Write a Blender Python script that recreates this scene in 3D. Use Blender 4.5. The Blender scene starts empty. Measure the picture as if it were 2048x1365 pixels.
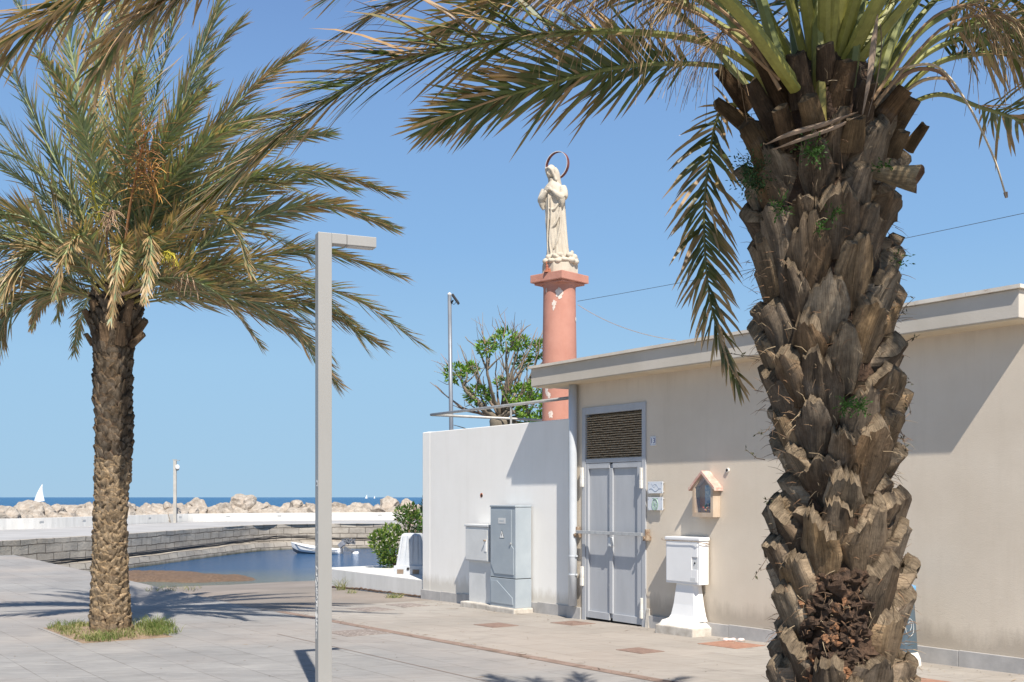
import bpy, bmesh, math, random
from mathutils import Vector, Matrix, noise
R = math.radians
C = bpy.context.scene.collection
sc = bpy.context.scene
rnd = random.Random(7)
# ---------------------------------------------------------------- camera, world, sun
F = 2200.0; CX = 1024.0; HY = 995.0; EYE = 1.6
cam = bpy.data.cameras.new('camera'); camo = bpy.data.objects.new('camera', cam); C.objects.link(camo)
cam.sensor_width = 36; cam.lens = 36 * F / 2048; cam.shift_y = (HY - 682.5) / 2048
cam.clip_start = 0.05; cam.clip_end = 60000
camo.location = (0, 0, EYE); camo.rotation_euler = (R(90), 0, 0)
sc.camera = camo
SUN_AZ = 14.45; SUN_EL = 51.0      # light travels 14.45 deg left of straight ahead
Lh = Vector((-math.sin(R(SUN_AZ)), math.cos(R(SUN_AZ)), 0))
Ld = Vector((Lh.x * math.cos(R(SUN_EL)), Lh.y * math.cos(R(SUN_EL)), -math.sin(R(SUN_EL))))
w = bpy.data.worlds.new('World'); sc.world = w; w.use_nodes = True
nt = w.node_tree; nt.nodes.clear()
wo = nt.nodes.new('ShaderNodeOutputWorld'); bg = nt.nodes.new('ShaderNodeBackground'); sk = nt.nodes.new('ShaderNodeTexSky')
sk.sky_type = 'NISHITA'; sk.sun_disc = False; sk.sun_elevation = R(SUN_EL)
sk.sun_rotation = math.atan2(-Ld.x, -Ld.y)
sk.altitude = 0; sk.air_density = 1.0; sk.dust_density = 0.25; sk.ozone_density = 2.2
bg.inputs[1].default_value = 0.08; EXPO = 0.52; SKYK = 1 / (0.08 * 2 ** EXPO)
wt = nt.nodes.new('ShaderNodeTexCoord'); wx = nt.nodes.new('ShaderNodeSeparateXYZ'); nt.links.new(wt.outputs['Generated'], wx.inputs[0])
wr = nt.nodes.new('ShaderNodeValToRGB'); nt.links.new(wx.outputs[2], wr.inputs[0])
_s = [(0.0, (.39, .595, .78)), (.035, (.375, .595, .80)), (.12, (.35, .585, .83)), (.22, (.265, .485, .80)), (.41, (.185, .345, .68)), (.75, (.09, .19, .48))]
while len(wr.color_ramp.elements) < len(_s): wr.color_ramp.elements.new(.5)
for _e, (_p, _c) in zip(wr.color_ramp.elements, _s): _e.position = _p; _e.color = (_c[0], _c[1], _c[2], 1)
wm = nt.nodes.new('ShaderNodeMix'); wm.data_type = 'RGBA'; wm.blend_type = 'MULTIPLY'; wm.inputs[0].default_value = 1; wm.inputs[7].default_value = (SKYK, SKYK, SKYK, 1)
nt.links.new(wr.outputs[0], wm.inputs[6])
wf = nt.nodes.new('ShaderNodeMix'); wf.data_type = 'RGBA'                  # clear Nishita dome overhead, humid pale-blue air low over the sea
wq = nt.nodes.new('ShaderNodeMapRange'); wq.inputs[1].default_value = .35; wq.inputs[2].default_value = .8; wq.inputs[3].default_value = 1; wq.inputs[4].default_value = 0
nt.links.new(wx.outputs[2], wq.inputs[0]); nt.links.new(wq.outputs[0], wf.inputs[0]); nt.links.new(sk.outputs[0], wf.inputs[6]); nt.links.new(wm.outputs[2], wf.inputs[7])
nt.links.new(wf.outputs[2], bg.inputs[0]); nt.links.new(bg.outputs[0], wo.inputs[0])
sl = bpy.data.lights.new('sun', 'SUN'); slo = bpy.data.objects.new('sun', sl); C.objects.link(slo)
sl.energy = 5.0; sl.angle = R(0.53); sl.color = (1.0, 0.93, 0.83)
slo.rotation_euler = Ld.to_track_quat('-Z', 'Y').to_euler(); slo.location = (5, -5, 20)
sc.view_settings.view_transform = 'Standard'; sc.view_settings.look = 'None'; sc.view_settings.gamma = 1
sc.view_settings.exposure = EXPO
# ---------------------------------------------------------------- frame helpers
_n = math.hypot(1514, F)
U = Vector((-1514 / _n, F / _n, 0)); M = Vector((U.y, -U.x, 0))   # U runs along the building wall away to the sea, M goes into the wall
SL = 0.0139; D0 = 9.93
def gz(t): return -SL * min(t, 18.0)
def at(px, py, Y): return Vector(((px - CX) / F * Y, Y, EYE - (py - HY) / F * Y))
def G(px, py):
    a = (px - CX) / F; b = (py - HY) / F
    Y = EYE / (b - SL * (U.x * a + U.y)); t = Y * (a * U.x + U.y)
    if t > 18 or Y < 0: Y = (EYE + .25) / b
    return Vector((a * Y, Y, EYE - b * Y))
def te(p): return p.x * U.x + p.y * U.y, p.x * M.x + p.y * M.y
def TE(t, e, z=0.0): return U * t + M * e + Vector((0, 0, z))
def W(px, py, d=0.0):                                   # pixel -> (t, z) on the wall plane brought forward by d
    a = (px - CX) / F; b = (py - HY) / F
    Y = (D0 - d) / (a * M.x + M.y)
    return Y * (a * U.x + U.y), EYE - b * Y
def Tw(t, d, z): return TE(t, D0 - d, z)
ROTW = math.atan2(-U.y, -U.x)                           # rotation about Z whose local +X runs along the wall to the right
# ---------------------------------------------------------------- mesh builder
def lerp(a, b, k): return a + (b - a) * k
class MB:
    def __init__(s): s.v = []; s.f = []; s.m = []; s.c = []; s.uv = []
    def vert(s, p, c=(1, 1, 1), uv=(0, 0)):
        s.v.append(Vector(p)); s.c.append(c); s.uv.append(uv); return len(s.v) - 1
    def face(s, idx, m=0): s.f.append(tuple(idx)); s.m.append(m)
    def quad(s, a, b, c, d, m=0, col=(1, 1, 1)):
        i = [s.vert(p, col, q) for p, q in zip((a, b, c, d), ((0, 0), (1, 0), (1, 1), (0, 1)))]; s.face(i, m)
    def hexa(s, P, m=0):                                # 8 corners: bottom ring then top ring
        i = [s.vert(p) for p in P]
        for q in ((3, 2, 1, 0), (4, 5, 6, 7), (0, 1, 5, 4), (1, 2, 6, 5), (2, 3, 7, 6), (3, 0, 4, 7)): s.face([i[k] for k in q], m)
    def box(s, x0, x1, y0, y1, z0, z1, m=0, xf=None):
        P = [Vector(p) for p in ((x0, y0, z0), (x1, y0, z0), (x1, y1, z0), (x0, y1, z0), (x0, y0, z1), (x1, y0, z1), (x1, y1, z1), (x0, y1, z1))]
        if xf: P = [xf @ p for p in P]
        s.hexa(P, m)
    def wbox(s, t0, t1, d0, d1, z0, z1, m=0):           # box in wall coordinates
        s.hexa([Tw(t0, d0, z0), Tw(t1, d0, z0), Tw(t1, d1, z0), Tw(t0, d1, z0), Tw(t0, d0, z1), Tw(t1, d0, z1), Tw(t1, d1, z1), Tw(t0, d1, z1)], m)
    def tube(s, pts, r, n=8, m=0, cap=True, col=(1, 1, 1), flat=1.0):
        pts = [Vector(p) for p in pts]; rs = r if isinstance(r, (list, tuple)) else [r] * len(pts)
        rings = []; prev = None
        for i, p in enumerate(pts):
            T = (pts[min(i + 1, len(pts) - 1)] - pts[max(i - 1, 0)])
            if T.length < 1e-9: T = Vector((0, 0, 1))
            T.normalize()
            if prev is None:
                A = Vector((0, 0, 1)) if abs(T.z) < .9 else Vector((1, 0, 0))
                X = T.cross(A).normalized()
            else: X = (prev - T * prev.dot(T)).normalized()
            prev = X; Yv = T.cross(X)
            cc = col(i / max(1, len(pts) - 1)) if callable(col) else col
            rings.append([s.vert(p + X * math.cos(a) * rs[i] + Yv * math.sin(a) * rs[i] * flat, cc, (k / n, i)) for k, a in enumerate([2 * math.pi * j / n for j in range(n)])])
        for a, b in zip(rings, rings[1:]):
            for k in range(n): s.face((a[k], a[(k + 1) % n], b[(k + 1) % n], b[k]), m)
        if cap: s.face(rings[0][::-1], m); s.face(rings[-1], m)
    def lathe(s, c, prof, n=24, m=0, cap=True, col=(1, 1, 1)):      # prof: (radius, z)
        c = Vector(c); rings = []
        for r, z in prof: rings.append([s.vert(c + Vector((r * math.cos(2 * math.pi * k / n), r * math.sin(2 * math.pi * k / n), z)), col, (k / n, z)) for k in range(n)])
        for a, b in zip(rings, rings[1:]):
            for k in range(n): s.face((a[k], a[(k + 1) % n], b[(k + 1) % n], b[k]), m)
        if cap: s.face(rings[0][::-1], m); s.face(rings[-1], m)
    def ell(s, c, r, n=12, k=8, m=0, col=(1, 1, 1), xf=None):
        c = Vector(c); g = []
        for i in range(k + 1):
            ph = math.pi * i / k
            row = []
            for j in range(n):
                p = Vector((r[0] * math.sin(ph) * math.cos(2 * math.pi * j / n), r[1] * math.sin(ph) * math.sin(2 * math.pi * j / n), -r[2] * math.cos(ph)))
                if xf: p = xf @ p
                row.append(s.vert(c + p, col))
            g.append(row)
        for a, b in zip(g, g[1:]):
            for j in range(n): s.face((a[j], a[(j + 1) % n], b[(j + 1) % n], b[j]), m)
def build(name, mb, mats, parent=None, loc=None, smooth=False, bevel=0, recalc=True, label=None, weld=0.0, cols=True):
    if not isinstance(mats, (list, tuple)): mats = [mats]
    me = bpy.data.meshes.new(name)
    inv = parent.matrix_world.inverted() if parent is not None else (Matrix.Translation(-Vector(loc)) if loc is not None else Matrix())
    if parent is not None and loc is not None: inv = Matrix.Translation(-(inv @ Vector(loc))) @ inv
    me.from_pydata([inv @ p for p in mb.v], [], mb.f)
    for mt in mats: me.materials.append(mt)
    me.polygons.foreach_set('material_index', mb.m)
    if smooth: me.polygons.foreach_set('use_smooth', [True] * len(mb.f))
    if cols:
        ca = me.color_attributes.new('Col', 'FLOAT_COLOR', 'POINT')
        flat = []
        for c in mb.c: flat += [c[0], c[1], c[2], 1.0]
        ca.data.foreach_set('color', flat)
        uvl = me.uv_layers.new(name='UVMap'); fl = []
        for f in mb.f:
            for i in f: fl += [mb.uv[i][0], mb.uv[i][1]]
        uvl.data.foreach_set('uv', fl)
    if recalc or bevel or weld:
        bm = bmesh.new(); bm.from_mesh(me)
        if weld: bmesh.ops.remove_doubles(bm, verts=bm.verts, dist=weld)
        if recalc: bmesh.ops.recalc_face_normals(bm, faces=bm.faces)
        if bevel:
            ed = [e for e in bm.edges if len(e.link_faces) == 2 and e.calc_face_angle(0) > .5]
            bmesh.ops.bevel(bm, geom=ed, offset=bevel, segments=2, affect='EDGES', profile=.6, clamp_overlap=True)
        bm.to_mesh(me); bm.free()
    me.update()
    o = bpy.data.objects.new(name, me); C.objects.link(o)
    if parent is not None:
        o.parent = parent
        if loc is not None: o.location = parent.matrix_world.inverted() @ Vector(loc)
    elif loc is not None: o.location = Vector(loc)
    if parent is not None or loc is not None:
        o.matrix_world = (parent.matrix_world if parent is not None else Matrix()) @ Matrix.Translation(o.location)
        if parent is not None: o.matrix_parent_inverse = Matrix()
    if label: o['label'] = label
    return o
def tag(o, label, cat, group=None, kind=None):
    if label: o['label'] = label
    if cat: o['category'] = cat
    if group: o['group'] = group
    if kind: o['kind'] = kind
    return o
def thing(name, label, cat, loc, rz=0.0, group=None):
    o = bpy.data.objects.new(name, None); C.objects.link(o); o.empty_display_size = .1
    o.location = loc; o.rotation_euler = (0, 0, rz)
    o.matrix_world = Matrix.Translation(Vector(loc)) @ Matrix.Rotation(rz, 4, 'Z')
    return tag(o, label, cat, group)
def structure(o): o['kind'] = 'structure'; return o
def text_part(name, body, size, mtx, mat, parent, depth=.002):
    cu = bpy.data.curves.new(name, 'FONT'); cu.body = body; cu.size = size; cu.extrude = depth; cu.align_x = 'CENTER'; cu.align_y = 'CENTER'
    o = bpy.data.objects.new(name, cu); C.objects.link(o)
    bpy.context.view_layer.update()
    me = bpy.data.meshes.new_from_object(o.evaluated_get(bpy.context.evaluated_depsgraph_get()))
    bpy.data.objects.remove(o)
    me.transform(parent.matrix_world.inverted() @ mtx); me.materials.clear(); me.materials.append(mat)
    q = bpy.data.objects.new(name, me); C.objects.link(q); q.parent = parent; return q
def wmtx(t, d, z):                                       # frame on the wall: local x to the right along it, y up, z out of the wall
    x = -U; y = Vector((0, 0, 1)); zz = -M
    p = Tw(t, d, z)
    return Matrix(((x.x, y.x, zz.x, p.x), (x.y, y.y, zz.y, p.y), (x.z, y.z, zz.z, p.z), (0, 0, 0, 1)))
def spline(pts, n):
    P = [Vector(p) for p in pts]; P = [P[0] * 2 - P[1]] + P + [P[-1] * 2 - P[-2]]
    out = []; seg = len(P) - 3
    for i in range(n):
        s = i / (n - 1) * seg; k = min(int(s), seg - 1); t = s - k
        a, b, c, d = P[k:k + 4]
        out.append(.5 * ((2 * b) + (c - a) * t + (2 * a - 5 * b + 4 * c - d) * t * t + (3 * b - a - 3 * c + d) * t ** 3))
    return out
# ---------------------------------------------------------------- materials
class NT:
    def __init__(s, name):
        s.mat = bpy.data.materials.new(name); s.mat.use_nodes = True; s.t = s.mat.node_tree
        s.t.nodes.clear(); s.out = s.t.nodes.new('ShaderNodeOutputMaterial'); s.b = s.t.nodes.new('ShaderNodeBsdfPrincipled')
        s.t.links.new(s.b.outputs[0], s.out.inputs[0]); s.b.inputs['Roughness'].default_value = .8
        s.tc = s.t.nodes.new('ShaderNodeTexCoord')
    def link(s, a, b): s.t.links.new(a, b)
    def vec(s, src='Object', scale=(1, 1, 1), rot=(0, 0, 0)):
        mp = s.t.nodes.new('ShaderNodeMapping'); mp.inputs['Scale'].default_value = scale; mp.inputs['Rotation'].default_value = rot
        s.link(s.tc.outputs[src], mp.inputs[0]); return mp.outputs[0]
    def noise(s, vec, scale, detail=6, rough=.6, dist=0):
        n = s.t.nodes.new('ShaderNodeTexNoise'); n.inputs['Scale'].default_value = scale; n.inputs['Detail'].default_value = detail
        n.inputs['Roughness'].default_value = rough; n.inputs['Distortion'].default_value = dist
        s.link(vec, n.inputs['Vector']); return n.outputs[0]
    def ramp(s, val, stops):
        r = s.t.nodes.new('ShaderNodeValToRGB'); s.link(val, r.inputs[0]); e = r.color_ramp.elements
        while len(e) < len(stops): e.new(.5)
        for i, (p, c) in enumerate(stops):
            e[i].position = p; e[i].color = (c, c, c, 1) if isinstance(c, (int, float)) else (*c, 1)
        return r.outputs[0]
    def mix(s, fac, a, b, mode='MIX'):
        n = s.t.nodes.new('ShaderNodeMix'); n.data_type = 'RGBA'; n.blend_type = mode
        for sock, v in ((n.inputs[0], fac), (n.inputs[6], a), (n.inputs[7], b)):
            if isinstance(v, (int, float)): sock.default_value = v if sock == n.inputs[0] else (v, v, v, 1)
            elif isinstance(v, tuple): sock.default_value = (*v, 1)
            else: s.link(v, sock)
        return n.outputs[2]
    def math(s, op, a, b=0.0):
        n = s.t.nodes.new('ShaderNodeMath'); n.operation = op
        for i, v in enumerate((a, b)):
            if isinstance(v, (int, float)): n.inputs[i].default_value = v
            else: s.link(v, n.inputs[i])
        return n.outputs[0]
    def attr(s, name='Col'):
        n = s.t.nodes.new('ShaderNodeAttribute'); n.attribute_name = name; return n.outputs['Color']
    def bump(s, h, strength=.3, dist=.01, nrm=None):
        n = s.t.nodes.new('ShaderNodeBump'); n.inputs['Strength'].default_value = strength; n.inputs['Distance'].default_value = dist
        s.link(h, n.inputs['Height'])
        if nrm is not None: s.link(nrm, n.inputs['Normal'])
        s.link(n.outputs[0], s.b.inputs['Normal']); return n.outputs[0]
    def color(s, v):
        if isinstance(v, tuple): s.b.inputs['Base Color'].default_value = (*v, 1)
        else: s.link(v, s.b.inputs['Base Color'])
        return s
    def set(s, rough=None, metal=None, spec=None):
        if rough is not None: s.b.inputs['Roughness'].default_value = rough
        if metal is not None: s.b.inputs['Metallic'].default_value = metal
        if spec is not None: s.b.inputs['Specular IOR Level'].default_value = spec
        return s
def surf(name, c1, c2, scale=3, rough=.8, bump=.25, bscale=90, bdist=.003, metal=0, stretch=(1, 1, 1), spots=None, spot_scale=8, spot_cut=.66, lo=.35, hi=.65):
    m = NT(name); v = m.vec('Object', stretch)
    n = m.noise(v, scale, 8, .62); col = m.ramp(n, ((lo, c1), (hi, c2)))
    if spots:
        sp = m.noise(m.vec(), spot_scale, 9, .7); col = m.mix(m.ramp(sp, ((spot_cut, 0.0), (spot_cut + .06, 1.0))), col, spots)
    m.color(col).set(rough, metal)
    if bump: m.bump(m.noise(m.vec(), bscale, 6, .7), bump, bdist)
    return m.mat
def attr_mat(name, rough=.8, var=.25, scale=30, bump=.3, bdist=.004, translucent=0.0, spec=None):
    m = NT(name); n = m.noise(m.vec(), scale, 6, .65)
    k = m.ramp(n, ((.3, 1 - var), (.7, 1 + var))); m.color(m.mix(1.0, m.attr(), k, 'MULTIPLY')).set(rough, 0, spec)
    if bump: m.bump(n, bump, bdist)
    if translucent:
        tr = m.t.nodes.new('ShaderNodeBsdfTranslucent'); m.link(m.mix(1.0, m.attr(), (1.1, 1.15, .6), 'MULTIPLY'), tr.inputs[0])
        mx = m.t.nodes.new('ShaderNodeMixShader'); mx.inputs[0].default_value = translucent
        m.link(m.b.outputs[0], mx.inputs[1]); m.link(tr.outputs[0], mx.inputs[2]); m.link(mx.outputs[0], m.out.inputs[0])
    return m.mat
MT = {}
# beige render of the building
def beige():
    m = NT('beige_render'); v = m.vec()
    base = m.ramp(m.noise(v, .9, 8, .6), ((.3, (.61, .53, .43)), (.7, (.70, .62, .515))))
    st = m.noise(m.vec('Object', (3, 3, .35)), 1.2, 8, .7)
    base = m.mix(m.ramp(st, ((.52, 0.0), (.75, .2))), base, (.45, .38, .29))
    base = m.mix(m.ramp(m.noise(v, 26, 6, .8), ((.62, 0.0), (.72, .3))), base, (.45, .40, .33))
    sx = m.t.nodes.new('ShaderNodeSeparateXYZ'); m.link(m.tc.outputs['Object'], sx.inputs[0])
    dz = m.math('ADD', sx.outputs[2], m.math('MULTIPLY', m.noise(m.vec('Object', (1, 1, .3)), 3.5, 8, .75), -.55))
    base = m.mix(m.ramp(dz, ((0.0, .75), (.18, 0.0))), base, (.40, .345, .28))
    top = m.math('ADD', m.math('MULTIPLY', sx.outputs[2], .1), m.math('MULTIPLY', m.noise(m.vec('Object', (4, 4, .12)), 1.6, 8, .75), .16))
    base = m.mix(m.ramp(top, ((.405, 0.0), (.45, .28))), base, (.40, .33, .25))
    m.color(base).set(.92, 0, .2)
    h = m.noise(v, 130, 5, .75); h2 = m.noise(v, 38, 4, .6)
    m.bump(m.math('ADD', h, m.math('MULTIPLY', h2, .6)), .55, .004); return m.mat
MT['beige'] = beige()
MT['fascia'] = surf('fascia_render', (.50, .455, .385), (.57, .52, .45), 1.5, .9, .4, 90, .004, spots=(.34, .30, .25), spot_scale=7, spot_cut=.68)
MT['soffit'] = surf('soffit_render', (.60, .50, .36), (.68, .58, .43), 1.5, .9, .3, 90, .003)
MT['coping'] = surf('coping_stone', (.58, .52, .44), (.70, .65, .57), 4, .8, .3, 60, .003, spots=(.38, .26, .18), spot_scale=3.5, spot_cut=.64)
def whitewall():
    m = NT('white_render'); v = m.vec()
    base = m.ramp(m.noise(v, 1.3, 8, .65), ((.3, (.84, .82, .78)), (.7, (.89, .87, .835))))
    st = m.noise(m.vec('Object', (2.5, 2.5, .25)), 1.6, 7, .7)
    base = m.mix(m.ramp(st, ((.5, 0.0), (.8, .22))), base, (.62, .585, .53))
    base = m.mix(m.ramp(m.noise(v, 22, 6, .8), ((.66, 0.0), (.72, .45))), base, (.55, .5, .44))
    sx = m.t.nodes.new('ShaderNodeSeparateXYZ'); m.link(m.tc.outputs['Object'], sx.inputs[0])
    dz = m.math('ADD', sx.outputs[2], m.math('MULTIPLY', m.noise(m.vec('Object', (1, 1, .3)), 3.5, 8, .75), -.55))
    base = m.mix(m.ramp(dz, ((0.0, .7), (.16, 0.0))), base, (.58, .54, .47))
    m.color(base).set(.85, 0, .25); m.bump(m.noise(v, 45, 8, .7), .3, .004); return m.mat
MT['white'] = whitewall()
MT['white_flat'] = surf('weathered_white_concrete', (.60, .59, .565), (.70, .69, .665), 1.6, .85, .3, 30, .004, stretch=(2, 2, .4), spots=(.46, .44, .40), spot_scale=5, spot_cut=.64)
MT['plinth'] = surf('grey_plinth_stone', (.36, .35, .34), (.46, .445, .43), 5, .75, .35, 70, .003, spots=(.25, .24, .23), spot_scale=30, spot_cut=.66)
MT['door'] = surf('grey_door_paint', (.385, .40, .425), (.435, .45, .475), 2.2, .45, .1, 35, .002, stretch=(2, 2, .4), spots=(.33, .24, .16), spot_scale=14, spot_cut=.78)
MT['steel'] = surf('galvanised_steel', (.42, .42, .42), (.56, .56, .55), 12, .45, .15, 60, .001, metal=.4)
MT['rust'] = surf('rusty_steel', (.17, .10, .06), (.40, .33, .25), 25, .85, .5, 90, .003)
MT['rail'] = surf('galvanised_rail', (.34, .34, .32), (.46, .45, .43), 9, .5, .1, 60, .001, metal=.3)
MT['pipe'] = surf('grey_pvc', (.50, .53, .565), (.56, .59, .62), 3, .4, .05, 40, .001)
MT['cab_grey'] = surf('grey_polyester', (.31, .355, .395), (.36, .405, .44), 3, .5, .12, 60, .001, spots=(.36, .36, .35), spot_scale=9, spot_cut=.7)
MT['cab_pale'] = surf('pale_grey_polyester', (.56, .57, .57), (.64, .65, .65), 3, .55, .12, 60, .001, spots=(.40, .37, .33), spot_scale=9, spot_cut=.7)
MT['cab_white'] = surf('white_polyester', (.74, .745, .75), (.80, .80, .80), 2, .5, .08, 60, .001, spots=(.60, .57, .52), spot_scale=8, spot_cut=.7)
MT['concrete'] = surf('rough_concrete', (.40, .36, .31), (.60, .56, .50), 7, .9, .6, 60, .006, spots=(.30, .27, .23), spot_scale=24, spot_cut=.64)
MT['lime'] = surf('lime_mortar', (.66, .62, .55), (.78, .75, .70), 8, .9, .6, 50, .008)
MT['post'] = surf('grey_lamp_post_paint', (.355, .345, .325), (.385, .375, .355), 2, .38, .05, 50, .001, stretch=(1, 1, .3), metal=.15)
MT['dark'] = surf('black_plastic', (.015, .015, .016), (.03, .03, .032), 10, .5, .1)
MT['darkhole'] = surf('dark_hole', (.02, .017, .014), (.035, .03, .024), 10, .9, 0)
MT['whitepaint'] = surf('white_paint', (.75, .75, .74), (.82, .82, .81), 5, .5, .05)
MT['greywhite'] = surf('faded_white_marker', (.56, .56, .55), (.66, .66, .65), 14, .7, 0)
MT['blue_ink'] = surf('blue_ink', (.06, .08, .22), (.09, .11, .28), 5, .5, 0)
MT['ink_grey'] = surf('grey_blue_ink', (.30, .36, .48), (.38, .44, .55), 5, .5, 0)
MT['green_ink'] = surf('green_ink', (.22, .36, .27), (.32, .45, .36), 5, .5, 0)
MT['plate'] = surf('acrylic_plate', (.62, .65, .70), (.68, .71, .75), 2, .15, 0)
MT['terracotta'] = surf('terracotta', (.40, .10, .04), (.55, .17, .07), 12, .8, .3)
MT['lantern_red'] = surf('rusty_red_lantern', (.30, .09, .05), (.42, .15, .08), 12, .7, .3)
MT['halo'] = surf('rusty_halo_metal', (.10, .025, .02), (.20, .06, .045), 14, .6, .3)
MT['halo_edge'] = surf('halo_pale_edge', (.50, .48, .50), (.62, .60, .60), 14, .6, .2)
def columnmat():
    m = NT('salmon_paint'); v = m.vec()
    base = m.ramp(m.noise(v, 2.2, 8, .6), ((.3, (.44, .205, .155)), (.7, (.52, .265, .205))))
    base = m.mix(m.ramp(m.noise(m.vec('Object', (3, 3, .4)), 1.5, 7, .7), ((.5, 0.0), (.8, .3))), base, (.36, .14, .09))
    msk = m.noise(v, 3.3, 9, .72)
    base = m.mix(m.ramp(msk, ((.685, 0.0), (.70, .8))), base, (.56, .50, .44))
    base = m.mix(m.ramp(m.noise(v, 26, 6, .8), ((.72, 0.0), (.74, .7))), base, (.66, .5, .43))
    m.color(base).set(.85, 0, .2); m.bump(m.noise(v, 22, 9, .75), .4, .012); return m.mat
MT['salmon'] = columnmat()
MT['peel'] = surf('exposed_render', (.58, .48, .42), (.74, .68, .62), 22, .95, .6, 50, .01)
def statuemat():
    m = NT('statue_marble'); v = m.vec()
    base = m.ramp(m.noise(v, 3, 8, .65), ((.3, (.47, .41, .325)), (.7, (.58, .525, .44))))
    base = m.mix(m.ramp(m.noise(m.vec('Object', (4, 4, .6)), 2.5, 8, .75), ((.5, 0.0), (.78, .55))), base, (.33, .26, .19))
    g = m.t.nodes.new('ShaderNodeNewGeometry')
    m.color(base).set(.8, 0, .25); m.bump(m.noise(v, 40, 8, .7), .2, .004); return m.mat
MT['marble'] = statuemat()
def paving(name, c1, c2, joints=True, wear=True):
    m = NT(name); v = m.vec('Object', (1, 1, 1), (0, 0, -ROTW))
    base = m.ramp(m.noise(v, .55, 9, .62), ((.32, c1), (.68, c2)))
    streak = m.noise(m.vec('Object', (1.1, 7, 1), (0, 0, -ROTW - .3)), 2.2, 9, .68, .6)
    base = m.mix(m.ramp(streak, ((.36, .35), (.6, 0.0))), base, tuple(x * .68 for x in c1))
    base = m.mix(m.ramp(streak, ((.58, 0.0), (.78, .35))), base, tuple(min(1, x * 1.22) for x in c2))
    h = m.math('MULTIPLY', m.noise(m.vec('Object', (1.5, 9, 1), (0, 0, -ROTW - .2)), 3.5, 9, .7, .8), 1.0)
    if joints:
        b = m.t.nodes.new('ShaderNodeTexBrick'); m.link(v, b.inputs['Vector'])
        b.inputs['Scale'].default_value = 1.0; b.inputs['Brick Width'].default_value = .92; b.inputs['Row Height'].default_value = .46
        b.inputs['Mortar Size'].default_value = .007; b.inputs['Mortar Smooth'].default_value = .4; b.inputs['Bias'].default_value = 0
        b.inputs['Color1'].default_value = (1, 1, 1, 1); b.inputs['Color2'].default_value = (.86, .86, .86, 1); b.inputs['Mortar'].default_value = (.55, .52, .49, 1)
        base = m.mix(m.ramp(m.noise(m.vec('Object', (1, 2.4, 1), (0, 0, -ROTW)), 1.3, 10, .78), ((.52, 0.0), (.66, .45))), base, tuple(x * .62 for x in c1))
        base = m.mix(m.ramp(m.noise(v, 31, 5, .8), ((.66, 0.0), (.70, .5))), base, tuple(x * .45 for x in c1))
        jm = m.mix(m.ramp(m.noise(v, 1.7, 5, .6), ((.38, .3), (.62, .95))), (1, 1, 1), b.outputs['Color'])
        base = m.mix(1.0, base, jm, 'MULTIPLY')
        h = m.math('SUBTRACT', h, m.math('MULTIPLY', b.outputs['Fac'], .7))
    if wear:
        base = m.mix(m.ramp(m.noise(v, 9, 9, .8), ((.64, 0.0), (.72, .35))), base, (.17, .14, .12))
        base = m.mix(m.ramp(m.noise(v, .23, 6, .6), ((.45, 0.0), (.7, .35))), base, (.42, .34, .28))
    m.color(base).set(.78, 0, .3)
    m.bump(h, .35, .012); return m.mat
MT['paving'] = paving('quay_paving', (.265, .26, .255), (.355, .345, .33))
MT['apron'] = paving('apron_concrete', (.31, .285, .255), (.40, .37, .335), True)
MT['ramp'] = paving('slipway_concrete', (.20, .175, .15), (.29, .255, .225), False)
MT['deck'] = surf('pier_deck', (.33, .325, .32), (.42, .415, .41), .35, .85, .2, 20, .01)
MT['seam'] = surf('brown_drain_channel', (.20, .14, .11), (.29, .21, .17), 6, .85, .5, 60, .005, spots=(.38, .32, .27), spot_scale=20, spot_cut=.62)
MT['manhole'] = surf('brown_cast_cover', (.19, .125, .10), (.27, .18, .14), 9, .75, .8, 70, .006, spots=(.38, .33, .29), spot_scale=34, spot_cut=.6)
MT['manhole_red'] = surf('rusty_cover', (.28, .145, .10), (.38, .21, .145), 9, .75, .8, 70, .006, spots=(.42, .34, .29), spot_scale=34, spot_cut=.66)
MT['pebble'] = surf('pebbled_cover', (.20, .165, .145), (.27, .225, .20), 9, .8, .9, 40, .012, spots=(.46, .42, .38), spot_scale=22, spot_cut=.54)
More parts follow.
